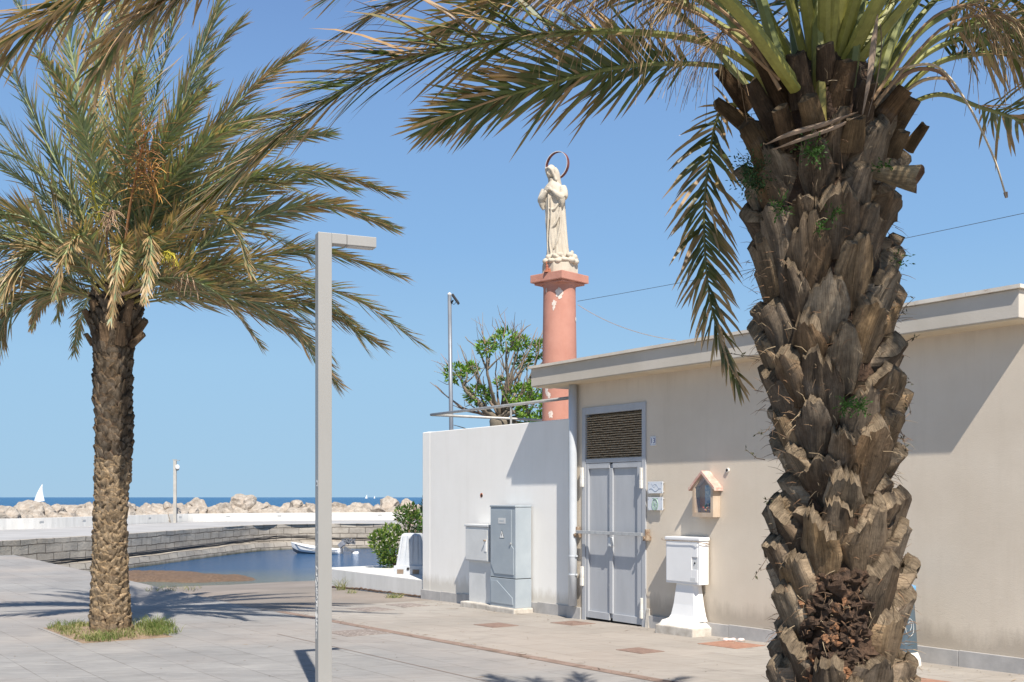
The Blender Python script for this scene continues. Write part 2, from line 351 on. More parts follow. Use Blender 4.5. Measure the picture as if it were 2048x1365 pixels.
def stonewall():
    m = NT('quay_masonry'); v = m.vec('UV')
    b = m.t.nodes.new('ShaderNodeTexBrick'); dv = m.t.nodes.new('ShaderNodeVectorMath'); dv.operation = 'ADD'
    nn = m.t.nodes.new('ShaderNodeTexNoise'); nn.inputs['Scale'].default_value = .9; m.link(v, nn.inputs['Vector'])
    sc_ = m.t.nodes.new('ShaderNodeVectorMath'); sc_.operation = 'SCALE'; sc_.inputs['Scale'].default_value = .13
    m.link(nn.outputs['Color'], sc_.inputs[0]); m.link(v, dv.inputs[0]); m.link(sc_.outputs[0], dv.inputs[1])
    m.link(dv.outputs[0], b.inputs['Vector']); b.inputs['Scale'].default_value = 1.0
    b.inputs['Brick Width'].default_value = 1.15; b.inputs['Row Height'].default_value = .42; b.inputs['Mortar Size'].default_value = .024
    b.inputs['Mortar Smooth'].default_value = .3; b.inputs['Color1'].default_value = (.50, .46, .40, 1); b.inputs['Color2'].default_value = (.38, .35, .31, 1)
    b.inputs['Mortar'].default_value = (.11, .095, .08, 1)
    col = m.mix(m.ramp(m.noise(v, 1.2, 9, .7), ((.35, .5), (.7, 0.0))), b.outputs['Color'], (.20, .17, .14))
    col = m.mix(m.ramp(m.noise(v, .8, 9, .7), ((.5, 0.0), (.7, .7))), col, (.50, .45, .385))
    col = m.mix(m.ramp(m.noise(v, 3.1, 8, .75), ((.66, 0.0), (.74, .6))), col, (.30, .16, .09))
    sx = m.t.nodes.new('ShaderNodeSeparateXYZ'); m.link(v, sx.inputs[0])
    lv = m.math('ADD', sx.outputs[1], m.math('MULTIPLY', m.noise(v, 1.3, 5, .6), .35))
    col = m.mix(m.ramp(m.math('MULTIPLY', m.math('ADD', lv, 2.2), 1.0), ((.38, 1.0), (.62, 0.0))), col, (.045, .045, .022))
    m.color(col).set(.85, 0, .25)
    m.bump(m.math('SUBTRACT', m.noise(v, 9, 9, .7), m.math('MULTIPLY', b.outputs['Fac'], 1.5)), .8, .05); return m.mat
MT['masonry'] = stonewall()
def rockmat():
    m = NT('limestone_rock'); v = m.vec()
    base = m.ramp(m.noise(v, .9, 9, .68), ((.3, (.33, .295, .25)), (.55, (.45, .41, .36)), (.75, (.55, .51, .46))))
    base = m.mix(m.ramp(m.noise(v, 3.5, 9, .75), ((.42, .6), (.6, 0.0))), base, (.27, .22, .175))
    base = m.mix(m.ramp(m.noise(v, .35, 5, .6), ((.5, 0.0), (.7, .5))), base, (.44, .35, .27))
    m.color(base).set(.92, 0, .2); m.bump(m.noise(v, 4, 12, .75), .9, .12); return m.mat
MT['rock'] = rockmat()
def seamat(name, deep, shallow, harbour):
    m = NT(name); v = m.vec('Object', (1, 1, 1))
    if harbour:
        sx = m.t.nodes.new('ShaderNodeSeparateXYZ'); m.link(m.tc.outputs['Object'], sx.inputs[0])
        k = m.math('ADD', sx.outputs[1], m.math('MULTIPLY', m.noise(v, .12, 5, .5), 9.0))
        k = m.math('MULTIPLY', k, .01)
        col = m.ramp(k, ((.50, shallow), (.585, deep)))
    else:
        col = m.ramp(m.noise(m.vec('Object', (.004, .02, 1)), 1.0, 6, .6), ((.35, deep), (.65, shallow)))
        wc = m.noise(m.vec('Object', (.10, .35, 1)), 1.0, 9, .75)
        col = m.mix(m.ramp(wc, ((.735, 0.0), (.75, .8))), col, (.7, .74, .78))
    m.color(col).set(.12 if harbour else .3, 0, .5)
    m.b.inputs['IOR'].default_value = 1.33
    if harbour: m.bump(m.math('ADD', m.noise(m.vec('Object', (1.0, 2.6, 1)), 1.6, 7, .65), m.math('MULTIPLY', m.noise(v, .4, 3, .5), .8)), .65, .25)
    else: m.bump(m.noise(m.vec('Object', (.25, .8, 1)), 1.0, 8, .7), 1.0, .9)
    return m.mat
MT['sea'] = seamat('open_sea', (.016, .085, .20), (.022, .115, .24), False)
MT['harbour'] = seamat('harbour_water', (.022, .075, .17), (.13, .15, .12), True)
MT['weedbank'] = surf('dry_seagrass', (.10, .065, .042), (.20, .13, .085), 9, .95, 1.0, 14, .06, spots=(.50, .42, .32), spot_scale=10, spot_cut=.63)
MT['soil'] = surf('planting_soil', (.22, .15, .10), (.34, .25, .17), 9, .95, .9, 40, .02, spots=(.55, .47, .38), spot_scale=35, spot_cut=.6)
MT['leaf'] = attr_mat('leaf', .55, .15, 20, 0, 0, .28, .4)
MT['frond'] = attr_mat('palm_leaf', .42, .18, 14, 0, 0, .26, .5)
MT['rachis'] = attr_mat('palm_rachis', .5, .22, 26, .25, .003)
MT['twig'] = attr_mat('twig', .85, .25, 30, .3)
MT['grass'] = attr_mat('grass', .8, .2, 20, 0, 0, .2)
def barkmat(name, uvs=(52, 2.6), dark=(.06, .04, .028)):
    m = NT(name); uv = m.vec('UV', (uvs[0], uvs[1], 1))
    st = m.noise(uv, 1.0, 8, .7, .3)
    k = m.ramp(st, ((.32, .42), (.5, .9), (.68, 1.28)))
    base = m.mix(1.0, m.attr(), k, 'MULTIPLY')
    base = m.mix(1.0, base, m.ramp(m.noise(m.vec(), 16, 8, .75), ((.3, .55), (.55, 1.05), (.72, 1.5))), 'MULTIPLY')
    base = m.mix(m.ramp(m.noise(m.vec(), 45, 6, .8), ((.62, 0.0), (.68, .7))), base, (.05, .032, .02))
    fine = m.noise(m.vec('UV', (uvs[0] * 3.2, uvs[1] * 1.3, 1)), 1.0, 6, .7)
    base = m.mix(m.ramp(fine, ((.56, 0.0), (.70, .75))), base, dark)
    bl = m.noise(m.vec(), 7, 8, .7)
    base = m.mix(m.ramp(bl, ((.55, 0.0), (.74, .55))), base, (.15, .09, .055))
    base = m.mix(m.ramp(bl, ((.28, .35), (.42, 0.0))), base, (.26, .24, .22))
    m.color(base).set(.88, 0, .2)
    m.bump(m.math('ADD', m.math('ADD', st, fine), m.math('MULTIPLY', m.noise(m.vec(), 60, 8, .75), .8)), 1.0, .014); return m.mat
MT['boot'] = barkmat('palm_leaf_base')
MT['boot2'] = barkmat('palm_worn_base', (9, 2.0), (.10, .07, .045))
MT['core'] = surf('palm_core', (.045, .028, .018), (.13, .075, .045), 14, .95, 1.0, 40, .03, spots=(.24, .13, .07), spot_scale=10, spot_cut=.6)
MT['core_orange'] = surf('palm_heart_wood', (.24, .11, .05), (.36, .19, .10), 14, .95, 1.0, 40, .02)
MT['wood_pale'] = surf('bare_weathered_wood', (.40, .29, .20), (.56, .46, .36), 6, .7, .5, 40, .004, stretch=(1, 1, .25))
MT['wood_red'] = surf('faded_red_paint', (.52, .27, .22), (.66, .48, .40), 9, .8, .5, 60, .003, spots=(.68, .58, .48), spot_scale=16, spot_cut=.55)
MT['wood_in'] = surf('varnished_wood', (.33, .15, .05), (.46, .24, .09), 6, .5, .2)
def glassmat():
    m = NT('shrine_glass'); gl = m.t.nodes.new('ShaderNodeBsdfGlossy'); gl.inputs['Roughness'].default_value = .02
    tr = m.t.nodes.new('ShaderNodeBsdfTransparent'); mx = m.t.nodes.new('ShaderNodeMixShader'); mx.inputs[0].default_value = .1
    m.link(tr.outputs[0], mx.inputs[1]); m.link(gl.outputs[0], mx.inputs[2]); m.link(mx.outputs[0], m.out.inputs[0]); return m.mat
MT['glass'] = glassmat()
MT['hull_white'] = surf('white_gelcoat', (.74, .75, .76), (.80, .81, .81), 3, .3, .03)
MT['hull_grey'] = surf('grey_rubbing', (.10, .11, .13), (.15, .16, .18), 3, .5, .05)
MT['bin'] = surf('slate_blue_bin', (.065, .095, .12), (.085, .12, .15), 4, .45, .1, 60, .001)
MT['blue'] = surf('sky_blue_ring', (.12, .36, .66), (.16, .42, .72), 4, .5, 0)
MT['barrier'] = surf('white_plastic_barrier', (.44, .47, .51), (.52, .54, .57), 4, .5, .1, 30, .003, spots=(.5, .46, .4), spot_scale=9, spot_cut=.7)
MT['flower'] = attr_mat('petals', .6, .1, 20, 0, 0, .3)
MT['paper'] = surf('pink_litter', (.66, .50, .46), (.78, .66, .62), 20, .8, .4)

# ================================================================ SETTING
EQ = 6.85        # quay edge / drain seam
SH = 17.0        # slipway starts
def sheet(name, mat, ts, es, zf, label=None):
    mb = MB(); g = [[mb.vert(TE(t, e, zf(t, e))) for e in es] for t in ts]
    for i in range(len(ts) - 1):
        for j in range(len(es) - 1): mb.face((g[i][j], g[i][j + 1], g[i + 1][j + 1], g[i + 1][j]))
    return structure(build(name, mb, mat))
def frange(a, b, n): return [a + (b - a) * i / n for i in range(n + 1)]
sheet('quay_pavement', MT['paving'], frange(-30, 18, 12) + frange(20, 38, 4), frange(-60, EQ, 16), lambda t, e: gz(t))
sheet('apron_pavement', MT['apron'], frange(-30, SH, 12), [EQ, EQ + 1, D0 + .02, 40], lambda t, e: gz(t))
RS = .064
def rampz(t): return -SL * min(t, 20) - .03 * max(0, min(t, 22) - 20) - max(0, t - 22) * .0755
mb = MB()
g = [[mb.vert(TE(t, e, rampz(t) + (.04 * noise.noise(Vector((t * .4, e * .4, 0))) if t > 20 else 0))) for e in frange(EQ + .01, 45, 30)] for t in frange(SH, 62, 45)]
for i in range(45):
    for j in range(30): mb.face((g[i][j], g[i][j + 1], g[i + 1][j + 1], g[i + 1][j]))
structure(build('slipway_ground', mb, MT['ramp']))
mb = MB()
mb.hexa([TE(SH + .1, EQ - .35, -4), TE(SH + .1, EQ - .004, -4), TE(38, EQ - .004, -4), TE(38, EQ - .35, -4), TE(SH + .1, EQ - .35, -.262), TE(SH + .1, EQ - .004, -.262), TE(38, EQ - .004, -.254), TE(38, EQ - .35, -.254)])
mb.hexa([TE(37.6, -60, -4), TE(37.6, EQ - .36, -4), TE(37.998, EQ - .36, -4), TE(37.998, -60, -4), TE(37.6, -60, -.254), TE(37.6, EQ - .36, -.254), TE(37.998, EQ - .36, -.254), TE(37.998, -60, -.254)])
structure(build('quay_pavement_edge', mb, MT['plinth']))
# brown drain channel strip along the seam, with a thin joint line beyond
mb = MB(); k = 60
for i in range(k):
    t0 = lerp(-2, SH - .4, i / k); t1 = lerp(-2, SH - .4, (i + 1) / k)
    mb.quad(TE(t0, EQ, gz(t0) + .004), TE(t0, EQ + .15 + .012 * noise.noise(Vector((t0 * 3, 0, 0))), gz(t0) + .004), TE(t1, EQ + .15 + .012 * noise.noise(Vector((t1 * 3, 0, 0))), gz(t1) + .004), TE(t1, EQ, gz(t1) + .004))
structure(build('drain_channel_path', mb, MT['seam'], recalc=False))
mb = MB()
for i in range(k):
    t0 = lerp(-2, 13.6, i / k); t1 = lerp(-2, 13.6, (i + 1) / k)
    mb.quad(TE(t0, 5.62, gz(t0) + .004), TE(t0, 5.632, gz(t0) + .004), TE(t1, 5.632, gz(t1) + .004), TE(t1, 5.62, gz(t1) + .004))
structure(build('pavement_joint', mb, MT['seam'], recalc=False))
# water
WZ = -1.95
mb = MB(); mb.quad((-30000, 85, WZ), (30000, 85, WZ), (30000, 50000, WZ), (-30000, 50000, WZ))
structure(build('sea_water', mb, MT['sea'], recalc=False))
mb = MB(); mb.quad((-80, 26, WZ), (70, 26, WZ), (70, 84.9, WZ), (-80, 84.9, WZ))
structure(build('harbour_water', mb, MT['harbour'], recalc=False))
mb = MB(); mb.quad((-400, -200, -4.2), (400, -200, -4.2), (400, 400, -4.2), (-400, 400, -4.2))
structure(build('seabed_ground', mb, MT['ramp'], recalc=False))
# far pier: inner stone wall, deck, parapet
inner_px = [(-900, 1160), (-400, 1115), (-150, 1094), (0, 1083), (120, 1076), (250, 1068.5), (420, 1056.5), (500, 1051.5), (560, 1049.5), (660, 1048.3), (830, 1048), (1200, 1048), (1500, 1048)]
inner = [at(px, 995 + (EYE + .25) * F / ((EYE + .25) / ((py - 995) / F)), (EYE + .25) / ((py - 995) / F)) for px, py in inner_px]
outer_px = [(-900, 1098), (-400, 1076), (-150, 1066), (0, 1060), (120, 1056), (350, 1045.5), (420, 1044), (500, 1043), (600, 1041.8), (780, 1040.3), (830, 1040), (1200, 1038), (1500, 1037)]
outer = [at(px, py, (EYE + .25) / ((py - 995) / F)) for px, py in outer_px]
PZ = -.25
mb = MB()
for i in range(len(inner) - 1):
    mb.quad(inner[i], inner[i + 1], outer[i + 1], outer[i])
structure(build('pier_path', mb, MT['deck'], recalc=False))
inner_s = spline(inner, 160)
mb = MB(); acc = 0; rows = []
for i, p in enumerate(inner_s):
    q = inner_s[min(i + 1, 159)] - inner_s[max(i - 1, 0)]; nrm = Vector((q.y, -q.x, 0)).normalized()
    if i: acc += (p - inner_s[i - 1]).length
    col = []
    for z, off in ((PZ - .01, -.4), (PZ + .02, -.02), (PZ, .05), (-.62, .03), (-1.0, .02), (-1.42, .02), (-1.45, .42), (-1.75, .5), (-2.6, .6)):
        j = .05 * noise.noise(Vector((acc * .9, z * 3, 1)))
        col.append(mb.vert(Vector((p.x, p.y, z)) + nrm * (off + j) + Vector((0, 0, .05 * noise.noise(Vector((acc * .5, z, 5))) if z < -1.4 else (.035 * noise.noise(Vector((acc * 1.3, 0, 9)))))), (1, 1, 1), (acc, z)))
    rows.append(col)
for a, b in zip(rows, rows[1:]):
    for k in range(8): mb.face((a[k], b[k], b[k + 1], a[k + 1]))
o = tag(build('quay_wall', mb, MT['masonry'], loc=inner_s[60]), 'long weathered grey stone block quay wall rising from the harbour water', 'wall')
for k_, zoff in enumerate((0, .09, .17)):
    mb = MB(); pts = []
    ac = 0
    for i, p in enumerate(inner_s[:130]):
        q = inner_s[min(i + 1, 159)] - inner_s[max(i - 1, 0)]; nrm = Vector((q.y, -q.x, 0)).normalized()
        hump = .22 * math.exp(-((p.x + 15.5) / 2.6) ** 2)
        pts.append(Vector((p.x, p.y, -1.36 + zoff + hump + .04 * noise.noise(Vector((i * .22, k_, 3))))) + nrm * (.36 + .06 * k_))
    mb.tube(pts, [.042, .034, .02][k_], 6)
    tag(build('water_hose', mb, MT['dark'], loc=pts[0]), ['thick black hose lowest on the ledge of the quay wall', 'black hose in the middle of the three on the quay wall', 'thin black hose uppermost of the three along the quay wall'][k_], 'hose', 'black hoses along the quay wall')
# parapet
mb = MB()
par = thing('parapet_wall', 'long low white parapet along the pier in front of the boulders', 'wall', outer[5])
outer_s = spline(outer, 90)
def strip(mb, pts, w0, w1, z0, z1):
    for a, b in zip(pts, pts[1:]):
        q = b - a; nrm = Vector((-q.y, q.x, 0)).normalized()
        P = [a + nrm * w0, b + nrm * w0, b + nrm * w1, a + nrm * w1]
        mb.hexa([Vector((p.x, p.y, z0)) for p in P] + [Vector((p.x, p.y, z1)) for p in P])
strip(mb, outer_s, 0, .5, PZ - 2, PZ + .62)
build('parapet', mb, MT['white_flat'], par)
for i in range(len(outer_s) - 1):
    pass
d = 0; nxt = 2.0; prev = outer_s[0]
for p in outer_s[1:]:
    seg = (p - prev).length
    while nxt < d + seg:
        c = prev.lerp(p, (nxt - d) / seg); q = (p - prev).normalized(); nrm = Vector((-q.y, q.x, 0))
        if -32 < c.x < -3.5:
            mb = MB(); a = c - q * .17; b = c + q * .17
            P = [a - nrm * .02, b - nrm * .02, b + nrm * .02, a + nrm * .02]
            mb.hexa([Vector((v.x, v.y, PZ + .36)) for v in P] + [Vector((v.x, v.y, PZ + .45)) for v in P])
            build('step_light', mb, MT['steel'], par)
        nxt += 4.1
    d += seg; prev = p
# boulders
def rock(c, r, seed, label, sq=(1, 1, .8)):
    bm = bmesh.new(); bmesh.ops.create_icosphere(bm, subdivisions=4, radius=1)
    rr = random.Random(seed)
    pl = [(Vector((rr.uniform(-1, 1), rr.uniform(-1, 1), rr.uniform(-.3, 1))).normalized(), rr.uniform(.5, .86)) for _ in range(13)]
    rot = Matrix.Rotation(rr.uniform(0, 6), 3, 'Z')
    for v in bm.verts:
        p = v.co.copy()
        for nn, dd in pl:
            k = p.dot(nn)
            if k > dd: p -= nn * (k - dd)
        p *= 1.12 + .22 * noise.fractal(p * 1.5 + Vector((seed, 0, 0)), 1, 2, 6) + .03 * noise.noise(p * 6 + Vector((0, seed, 0)))
        p = rot @ p
        v.co = Vector((p.x * r * sq[0], p.y * r * sq[1], p.z * r * sq[2]))
    me = bpy.data.meshes.new('boulder'); bm.to_mesh(me); bm.free(); me.materials.append(MT['rock'])
    o = bpy.data.objects.new('boulder', me); C.objects.link(o); o.location = c
    return tag(o, label, 'boulder', 'limestone boulders of the breakwater')
rk = random.Random(3); x = -60
ORD = ['first', 'second', 'third', 'fourth', 'fifth', 'sixth', 'seventh', 'eighth', 'ninth', 'tenth', 'eleventh', 'twelfth', 'thirteenth', 'fourteenth', 'fifteenth', 'sixteenth', 'seventeenth', 'eighteenth', 'nineteenth', 'twentieth']
cnt_ = {}
def rlabel(px, row):
    reg = 'left of the palm trunk' if px < 190 else 'hidden behind the palm trunk' if px < 250 else 'between palm trunk and pier lamp' if px < 350 else 'between pier lamp and street lamp' if px < 645 else 'between street lamp and white wall'
    k = cnt_.get((reg, row), 0); cnt_[(reg, row)] = k + 1
    return '%s pale boulder of the %s row %s' % (ORD[k], row, reg)
def par_y(px):                                           # depth of the parapet seen at image column px
    for a, b in zip(outer_px, outer_px[1:]):
        if a[0] <= px <= b[0]:
            py = lerp(a[1], b[1], (px - a[0]) / (b[0] - a[0])); return (EYE + .25) / ((py - 995) / F)
    return 90
n_r = 0
px = -40
while px < 870:
    if 196 < px < 236: px = 238
    Y = par_y(px) + 2.2; wpx = rk.uniform(26, 62) * (1.25 if px < 200 else .85)
    r = wpx / F * Y * .62
    top = 1014 + rk.uniform(-5, 5) + (6 if px > 60 and px < 140 else 0)
    ztop = EYE - (top - HY) / F * Y
    rock(at(px, 1000, Y) * 1.0 + Vector((0, rk.uniform(-.2, .6), ztop - r * .72 - (EYE - 5 / F * Y))), r, n_r * 7 + 1, rlabel(px, 'front'))
    n_r += 1; px += wpx * .58
px = -20
while px < 870:
    Y = par_y(px) + 4.6; wpx = rk.uniform(28, 60) * (1.2 if px < 200 else .8)
    r = wpx / F * Y * .62; top = 1008 + rk.uniform(-6, 6)
    ztop = EYE - (top - HY) / F * Y
    c = at(px, 1000, Y); c.z = ztop - r * .72
    rock(c, r, n_r * 7 + 1, rlabel(px, 'seaward'))
    n_r += 1; px += wpx * .62
for px, top, wpx, lab in ((483, 988, 46, 'tallest grey boulder of the breakwater, standing up against the sea'), (778, 996, 40, 'big rounded boulder of the breakwater right of the lamp post'), (812, 998, 34, 'boulder of the breakwater next to the white wall edge'), (716, 1003, 34, 'pointed boulder on the breakwater between lamp post and bush'), (590, 1000, 24, 'small peaked boulder just left of the lamp post')):
    Y = par_y(px) + 3.4; r = wpx / F * Y * .62; c = at(px, 1000, Y); c.z = EYE - (top - HY) / F * Y - r * .72
    rock(c, r, int(px), lab, (1, 1, .85))
# seagrass bank on the shore
mb = MB(); n1, n2 = 60, 14
pa, pb = at(225, 1150, 49), at(528, 1160, 47.5); g = []
for i in range(n1 + 1):
    s = i / n1; c = pa.lerp(pb, s); wd = 2.9 * (1 - s ** 3) ** .7 + .1; row = []
    for j in range(n2 + 1):
        q = j / n2 * 2 - 1
        h = max(0, 1 - q * q) ** .6 * .30 * (1 - s ** 4) + .10 * noise.fractal(Vector((c.x * 1.2, q * 3, 0)), 1, 2, 5)
        row.append(mb.vert(Vector((c.x, c.y + q * wd * .9 + .8 * noise.noise(Vector((c.x * .5, 0, 2))), WZ - .06 + h))))
    g.append(row)
for i in range(n1):
    for j in range(n2): mb.face((g[i][j], g[i + 1][j], g[i + 1][j + 1], g[i][j + 1]))
tag(build('seagrass_bank', mb, MT['weedbank'], smooth=True), 'bank of brown dried seagrass washed up at the edge of the harbour water', 'seagrass', kind='stuff')

# ================================================================ BUILDING
tL = W(1137, 900)[0]; tR = -3.0
ZS = 3.257; ZR = 3.572; OV = .34
bt = (tL + 5.7) / 2
bld = thing('harbour_building', 'long low beige rendered building with flat overhanging roof behind the palm', 'building', Tw(bt, 0, gz(bt)), ROTW)
tFL, tFR = W(1062, 740, OV)[0], W(2038, 600, OV)[0]
tdl, zdt = W(1166, 816); tdr = W(1293, 804)[0]; zdt = 2.895
mb = MB()
def wallpiece(mb, t0, t1, z0, z1, b=6.0): mb.wbox(t0, t1, 0, -b, z0, z1)
wallpiece(mb, tdl, tL, -.4, ZS - .002)
wallpiece(mb, tR, tdr, -.4, ZS - .002)
mb.wbox(tdr, tdl, 0, -.6, zdt, ZS - .002)
mb.wbox(tdr, tdl, -.30, -.6, -.4, zdt)
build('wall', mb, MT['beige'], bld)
mb = MB(); mb.wbox(tFR, tFL, OV, -6.3, ZS, ZR - .05)
roof = build('roof', mb, [MT['fascia']], bld, bevel=.008)
mb = MB(); mb.wbox(tFR + .02, tFL - .02, OV - .02, -.01, ZS - .012, ZS - .001); build('soffit', mb, MT['soffit'], roof)
mb = MB()
kk = 14
for i in range(kk):
    a = lerp(tFR - .035, tFL + .035, i / kk); b = lerp(tFR - .035, tFL + .035, (i + 1) / kk) - .004
    mb.wbox(a, b, OV + .04, -6.3, ZR - .048, ZR - .012 + .002 * (i % 2))
build('coping', mb, MT['coping'], roof)
# a second, lower roof section continues right of the corner, out of frame
mb = MB(); 
def plinth_run(t0, t1, d, h, ln=.8, d_in=0.0, seed=1):
    rr = random.Random(seed); t = t1
    while t > t0 + .01:
        L = min(ln * rr.uniform(.9, 1.1), t - t0)
        z = gz(t - L / 2)
        mb.wbox(t - L + .004, t, d_in, d + rr.uniform(-.002, .002), z - .2, z + h + rr.uniform(-.004, .004)); t -= L
plinth_run(tdl + .02, tL, .035, .17, .5)
build('plinth', mb, MT['plinth'], bld, bevel=.004)
mb = MB(); plinth_run(tR, tdr - .09, .035, .16, .78)
build('plinth', mb, MT['plinth'], bld, bevel=.004)
mb = MB(); z = gz(tdr); t_ = tdr
mb.hexa([Tw(t_ - .01, -.05, z - .1), Tw(t_ - .10, -.05, z - .1), Tw(t_ - .10, .06, z - .1), Tw(t_ - .01, .06, z - .1), Tw(t_ - .02, -.05, z + .24), Tw(t_ - .08, -.05, z + .24), Tw(t_ - .08, .02, z + .26), Tw(t_ - .02, .02, z + .26)])
build('door_stop_block', mb, MT['concrete'], bld, bevel=.008)
# door
dz0 = gz((tdl + tdr) / 2)
door = build('door', (lambda q: (q.wbox(tdr + .09, tdl - .09, -.035, -.02, dz0 + .06, 2.07), q)[1])(MB()), MT['door'], bld)
mb = MB(); fw = .075
mb.wbox(tdr, tdr + fw, .02, -.10, dz0 - .02, zdt - .001); mb.wbox(tdl - fw, tdl, .02, -.10, dz0 - .02, zdt - .001)
mb.wbox(tdr + fw + .001, tdl - fw - .001, .018, -.10, zdt - .10, zdt - .002); mb.wbox(tdr + fw + .001, tdl - fw - .001, .012, -.10, 2.09, 2.15)
build('door_frame', mb, MT['door'], door, bevel=.003)
a0, a1 = tdr + fw + .008, tdl - fw - .008; mid = W(1223, 1000)[0]
mb = MB(); z0, z1 = dz0 + .03, 2.085
mb.wbox(a0, a0 + .095, .012, -.018, z0, z1); mb.wbox(a1 - .055, a1, .012, -.018, z0, z1)
mb.wbox(mid - .035, mid + .035, .011, -.018, z0 + .1, z1 - .075)
for (p, q) in ((a0 + .096, mid - .036), (mid + .036, a1 - .056)):
    mb.wbox(p, q, .010, -.018, z1 - .074, z1 - .001); mb.wbox(p, q, .010, -.018, z0, z0 + .1)
build('door_rail_frame', mb, MT['door'], door, bevel=.004)
for q_ in ((tdl - .05, tdl, .06, 1.75), (tdl - .05, tdl, .06, dz0 + .48), (tdr + .05, tdr + .09, .055, 1.72), (tdr + .045, tdr + .085, .05, dz0 + .12)):
    mb = MB(); mb.wbox(q_[0], q_[1], .021, q_[2], q_[3], q_[3] + .12); mb.wbox(q_[0] + .003, q_[1] - .003, .021, q_[2] - .002, q_[3] + .121, q_[3] + .28)
    build('hinge', mb, MT['lime'], door, bevel=.006)
bz = W(1230, 1067, .1)[1]
mb = MB(); mb.wbox(tdr - .02, tdl + .02, .075, .115, bz - .025, bz + .02); build('security_bar', mb, MT['steel'], door, bevel=.003)
for t_ in (tdl + .06, tdr - .07):
    mb = MB(); mb.wbox(t_ - .03, t_ + .035, 0.002, .10, bz - .085, bz - .02); mb.wbox(t_ - .012, t_ + .02, .01, .08, bz - .019, bz + .07); mb.tube([Tw(t_, .10, bz - .05), Tw(t_ + .0, .12, bz - .05)], .022, 8)
    build('bar_bracket', mb, MT['rust'], door, bevel=.006)
mb = MB(); c = W(1220, 1085, .06); mb.wbox(c[0] - .03, c[0] + .03, .012, .08, c[1] - .06, c[1] + .07); build('padlock_cover', mb, MT['pipe'], door, bevel=.012)
for py in (1012, 1170):
    mb = MB(); c = W(1219, py, .0); mb.wbox(c[0] - .012, c[0] + .012, -.018, .004, c[1] - .02, c[1] + .02)
    build('keyhole', mb, MT['steel'], door)
# dirty mesh-backed louvre
mb = MB(); l0, l1 = tdr + fw + .003, tdl - fw - .003; z = 2.16; k = 0
mb.wbox(l0, l1, -.09, -.11, 2.152, zdt - .11)
while z < zdt - .135:
    n_ = 26
    for i in range(n_):
        p, q = lerp(l0, l1, i / n_), lerp(l0, l1, (i + 1) / n_)
        ja, jb = .006 * noise.noise(Vector((p * 9, z * 30, 0))), .006 * noise.noise(Vector((q * 9, z * 30, 0)))
        mb.hexa([Tw(p, -.07, z + .0), Tw(q, -.07, z + .0), Tw(q, -.005 + jb, z - .012 + jb), Tw(p, -.005 + ja, z - .012 + ja), Tw(p, -.07, z + .022), Tw(q, -.07, z + .022), Tw(q, -.008 + jb, z + .004 + jb), Tw(p, -.008 + ja, z + .004 + ja)])
    z += .0325
build('vent_louvre', mb, surf('dusty_rusty_louvre', (.20, .135, .075), (.46, .36, .24), 38, .95, .9, 120, .006, spots=(.45, .40, .32), spot_scale=60, spot_cut=.6), door)
# stain around the frame corner
# downpipe
pt = W(1142, 1000, .12)[0]
mb = MB(); zb = gz(pt) + .19
mb.tube([Tw(pt, .085, zb), Tw(pt, .085, 1.0), Tw(pt, .085, 2.4), Tw(pt, .085, ZS - .013)], .062, 16)
dp = build('downpipe', mb, MT['pipe'], bld, smooth=True)
for zz in (zb + .45, zb + .72):
    mb = MB(); mb.tube([Tw(pt, .085, zz), Tw(pt, .085, zz + .02)], .067, 16); mb.wbox(pt - .085, pt - .06, .06, .10, zz, zz + .02)
    build('pipe_clip', mb, MT['pipe'], dp)

# ================================================================ WHITE WALL + TERRACE
twL = 17.45
ww = thing('white_wall', 'tall white rendered boundary wall between beige building and harbour', 'wall', Tw(15.2, -.07, gz(15.2)), ROTW)
mb = MB()
mb.wbox(tL + .002, twL - .32, -.07, -.37, -.5, 2.775)
mb.hexa([Tw(twL - .32, -.07, -.5), Tw(twL - .05, -.07, -.5), Tw(twL, -.22, -.5), Tw(twL - .32, -.37, -.5), Tw(twL - .32, -.07, 2.775), Tw(twL - .05, -.07, 2.775), Tw(twL, -.22, 2.80), Tw(twL - .32, -.37, 2.80)])
wob = build('wall', mb, MT['white'], ww, bevel=.012)
mb = MB(); plinth_run(tL + .002, twL - .02, -.045, .165, .75, -.069, 4); build('plinth', mb, MT['plinth'], ww, bevel=.004)
c = W(963, 991, -.07); mb = MB(); mb.tube([Tw(c[0], -.066, c[1]), Tw(c[0], -.10, c[1])], .038, 14); hole = build('drain_hole', mb, MT['terracotta'], ww)
mb = MB(); mb.tube([Tw(c[0] - .012, -.064, c[1] - .004), Tw(c[0] - .012, -.09, c[1] - .004)], .026, 14); build('hole_opening', mb, MT['darkhole'], hole)
mb = MB()
P = [TE(tL + .1, D0 + .38, 0), TE(17.35, D0 + .38, 0), TE(17.35, D0 + 9, 0), TE(tL + .1, D0 + 9, 0)]
mb.hexa([p + Vector((0, 0, -.5)) for p in P] + [p + Vector((0, 0, 2.3)) for p in P])
tag(build('terrace', mb, MT['concrete'], loc=TE(15.3, D0 + 4, 0)), 'raised terrace behind the white wall carrying the column', 'terrace', kind='structure')
# weep pipe on the beige wall
c = W(1456, 941); mb = MB(); mb.tube([Tw(c[0], 0.0, c[1]), Tw(c[0], .02, c[1])], .028, 14)
wp = tag(build('drain_spout', mb, MT['lime'], loc=Tw(c[0], 0, c[1])), 'short round pipe end poking out of the beige wall right of the shrine', 'pipe')
mb = MB(); mb.tube([Tw(c[0], .005, c[1]), Tw(c[0], .022, c[1])], .019, 12); build('pipe_opening', mb, MT['darkhole'], wp)
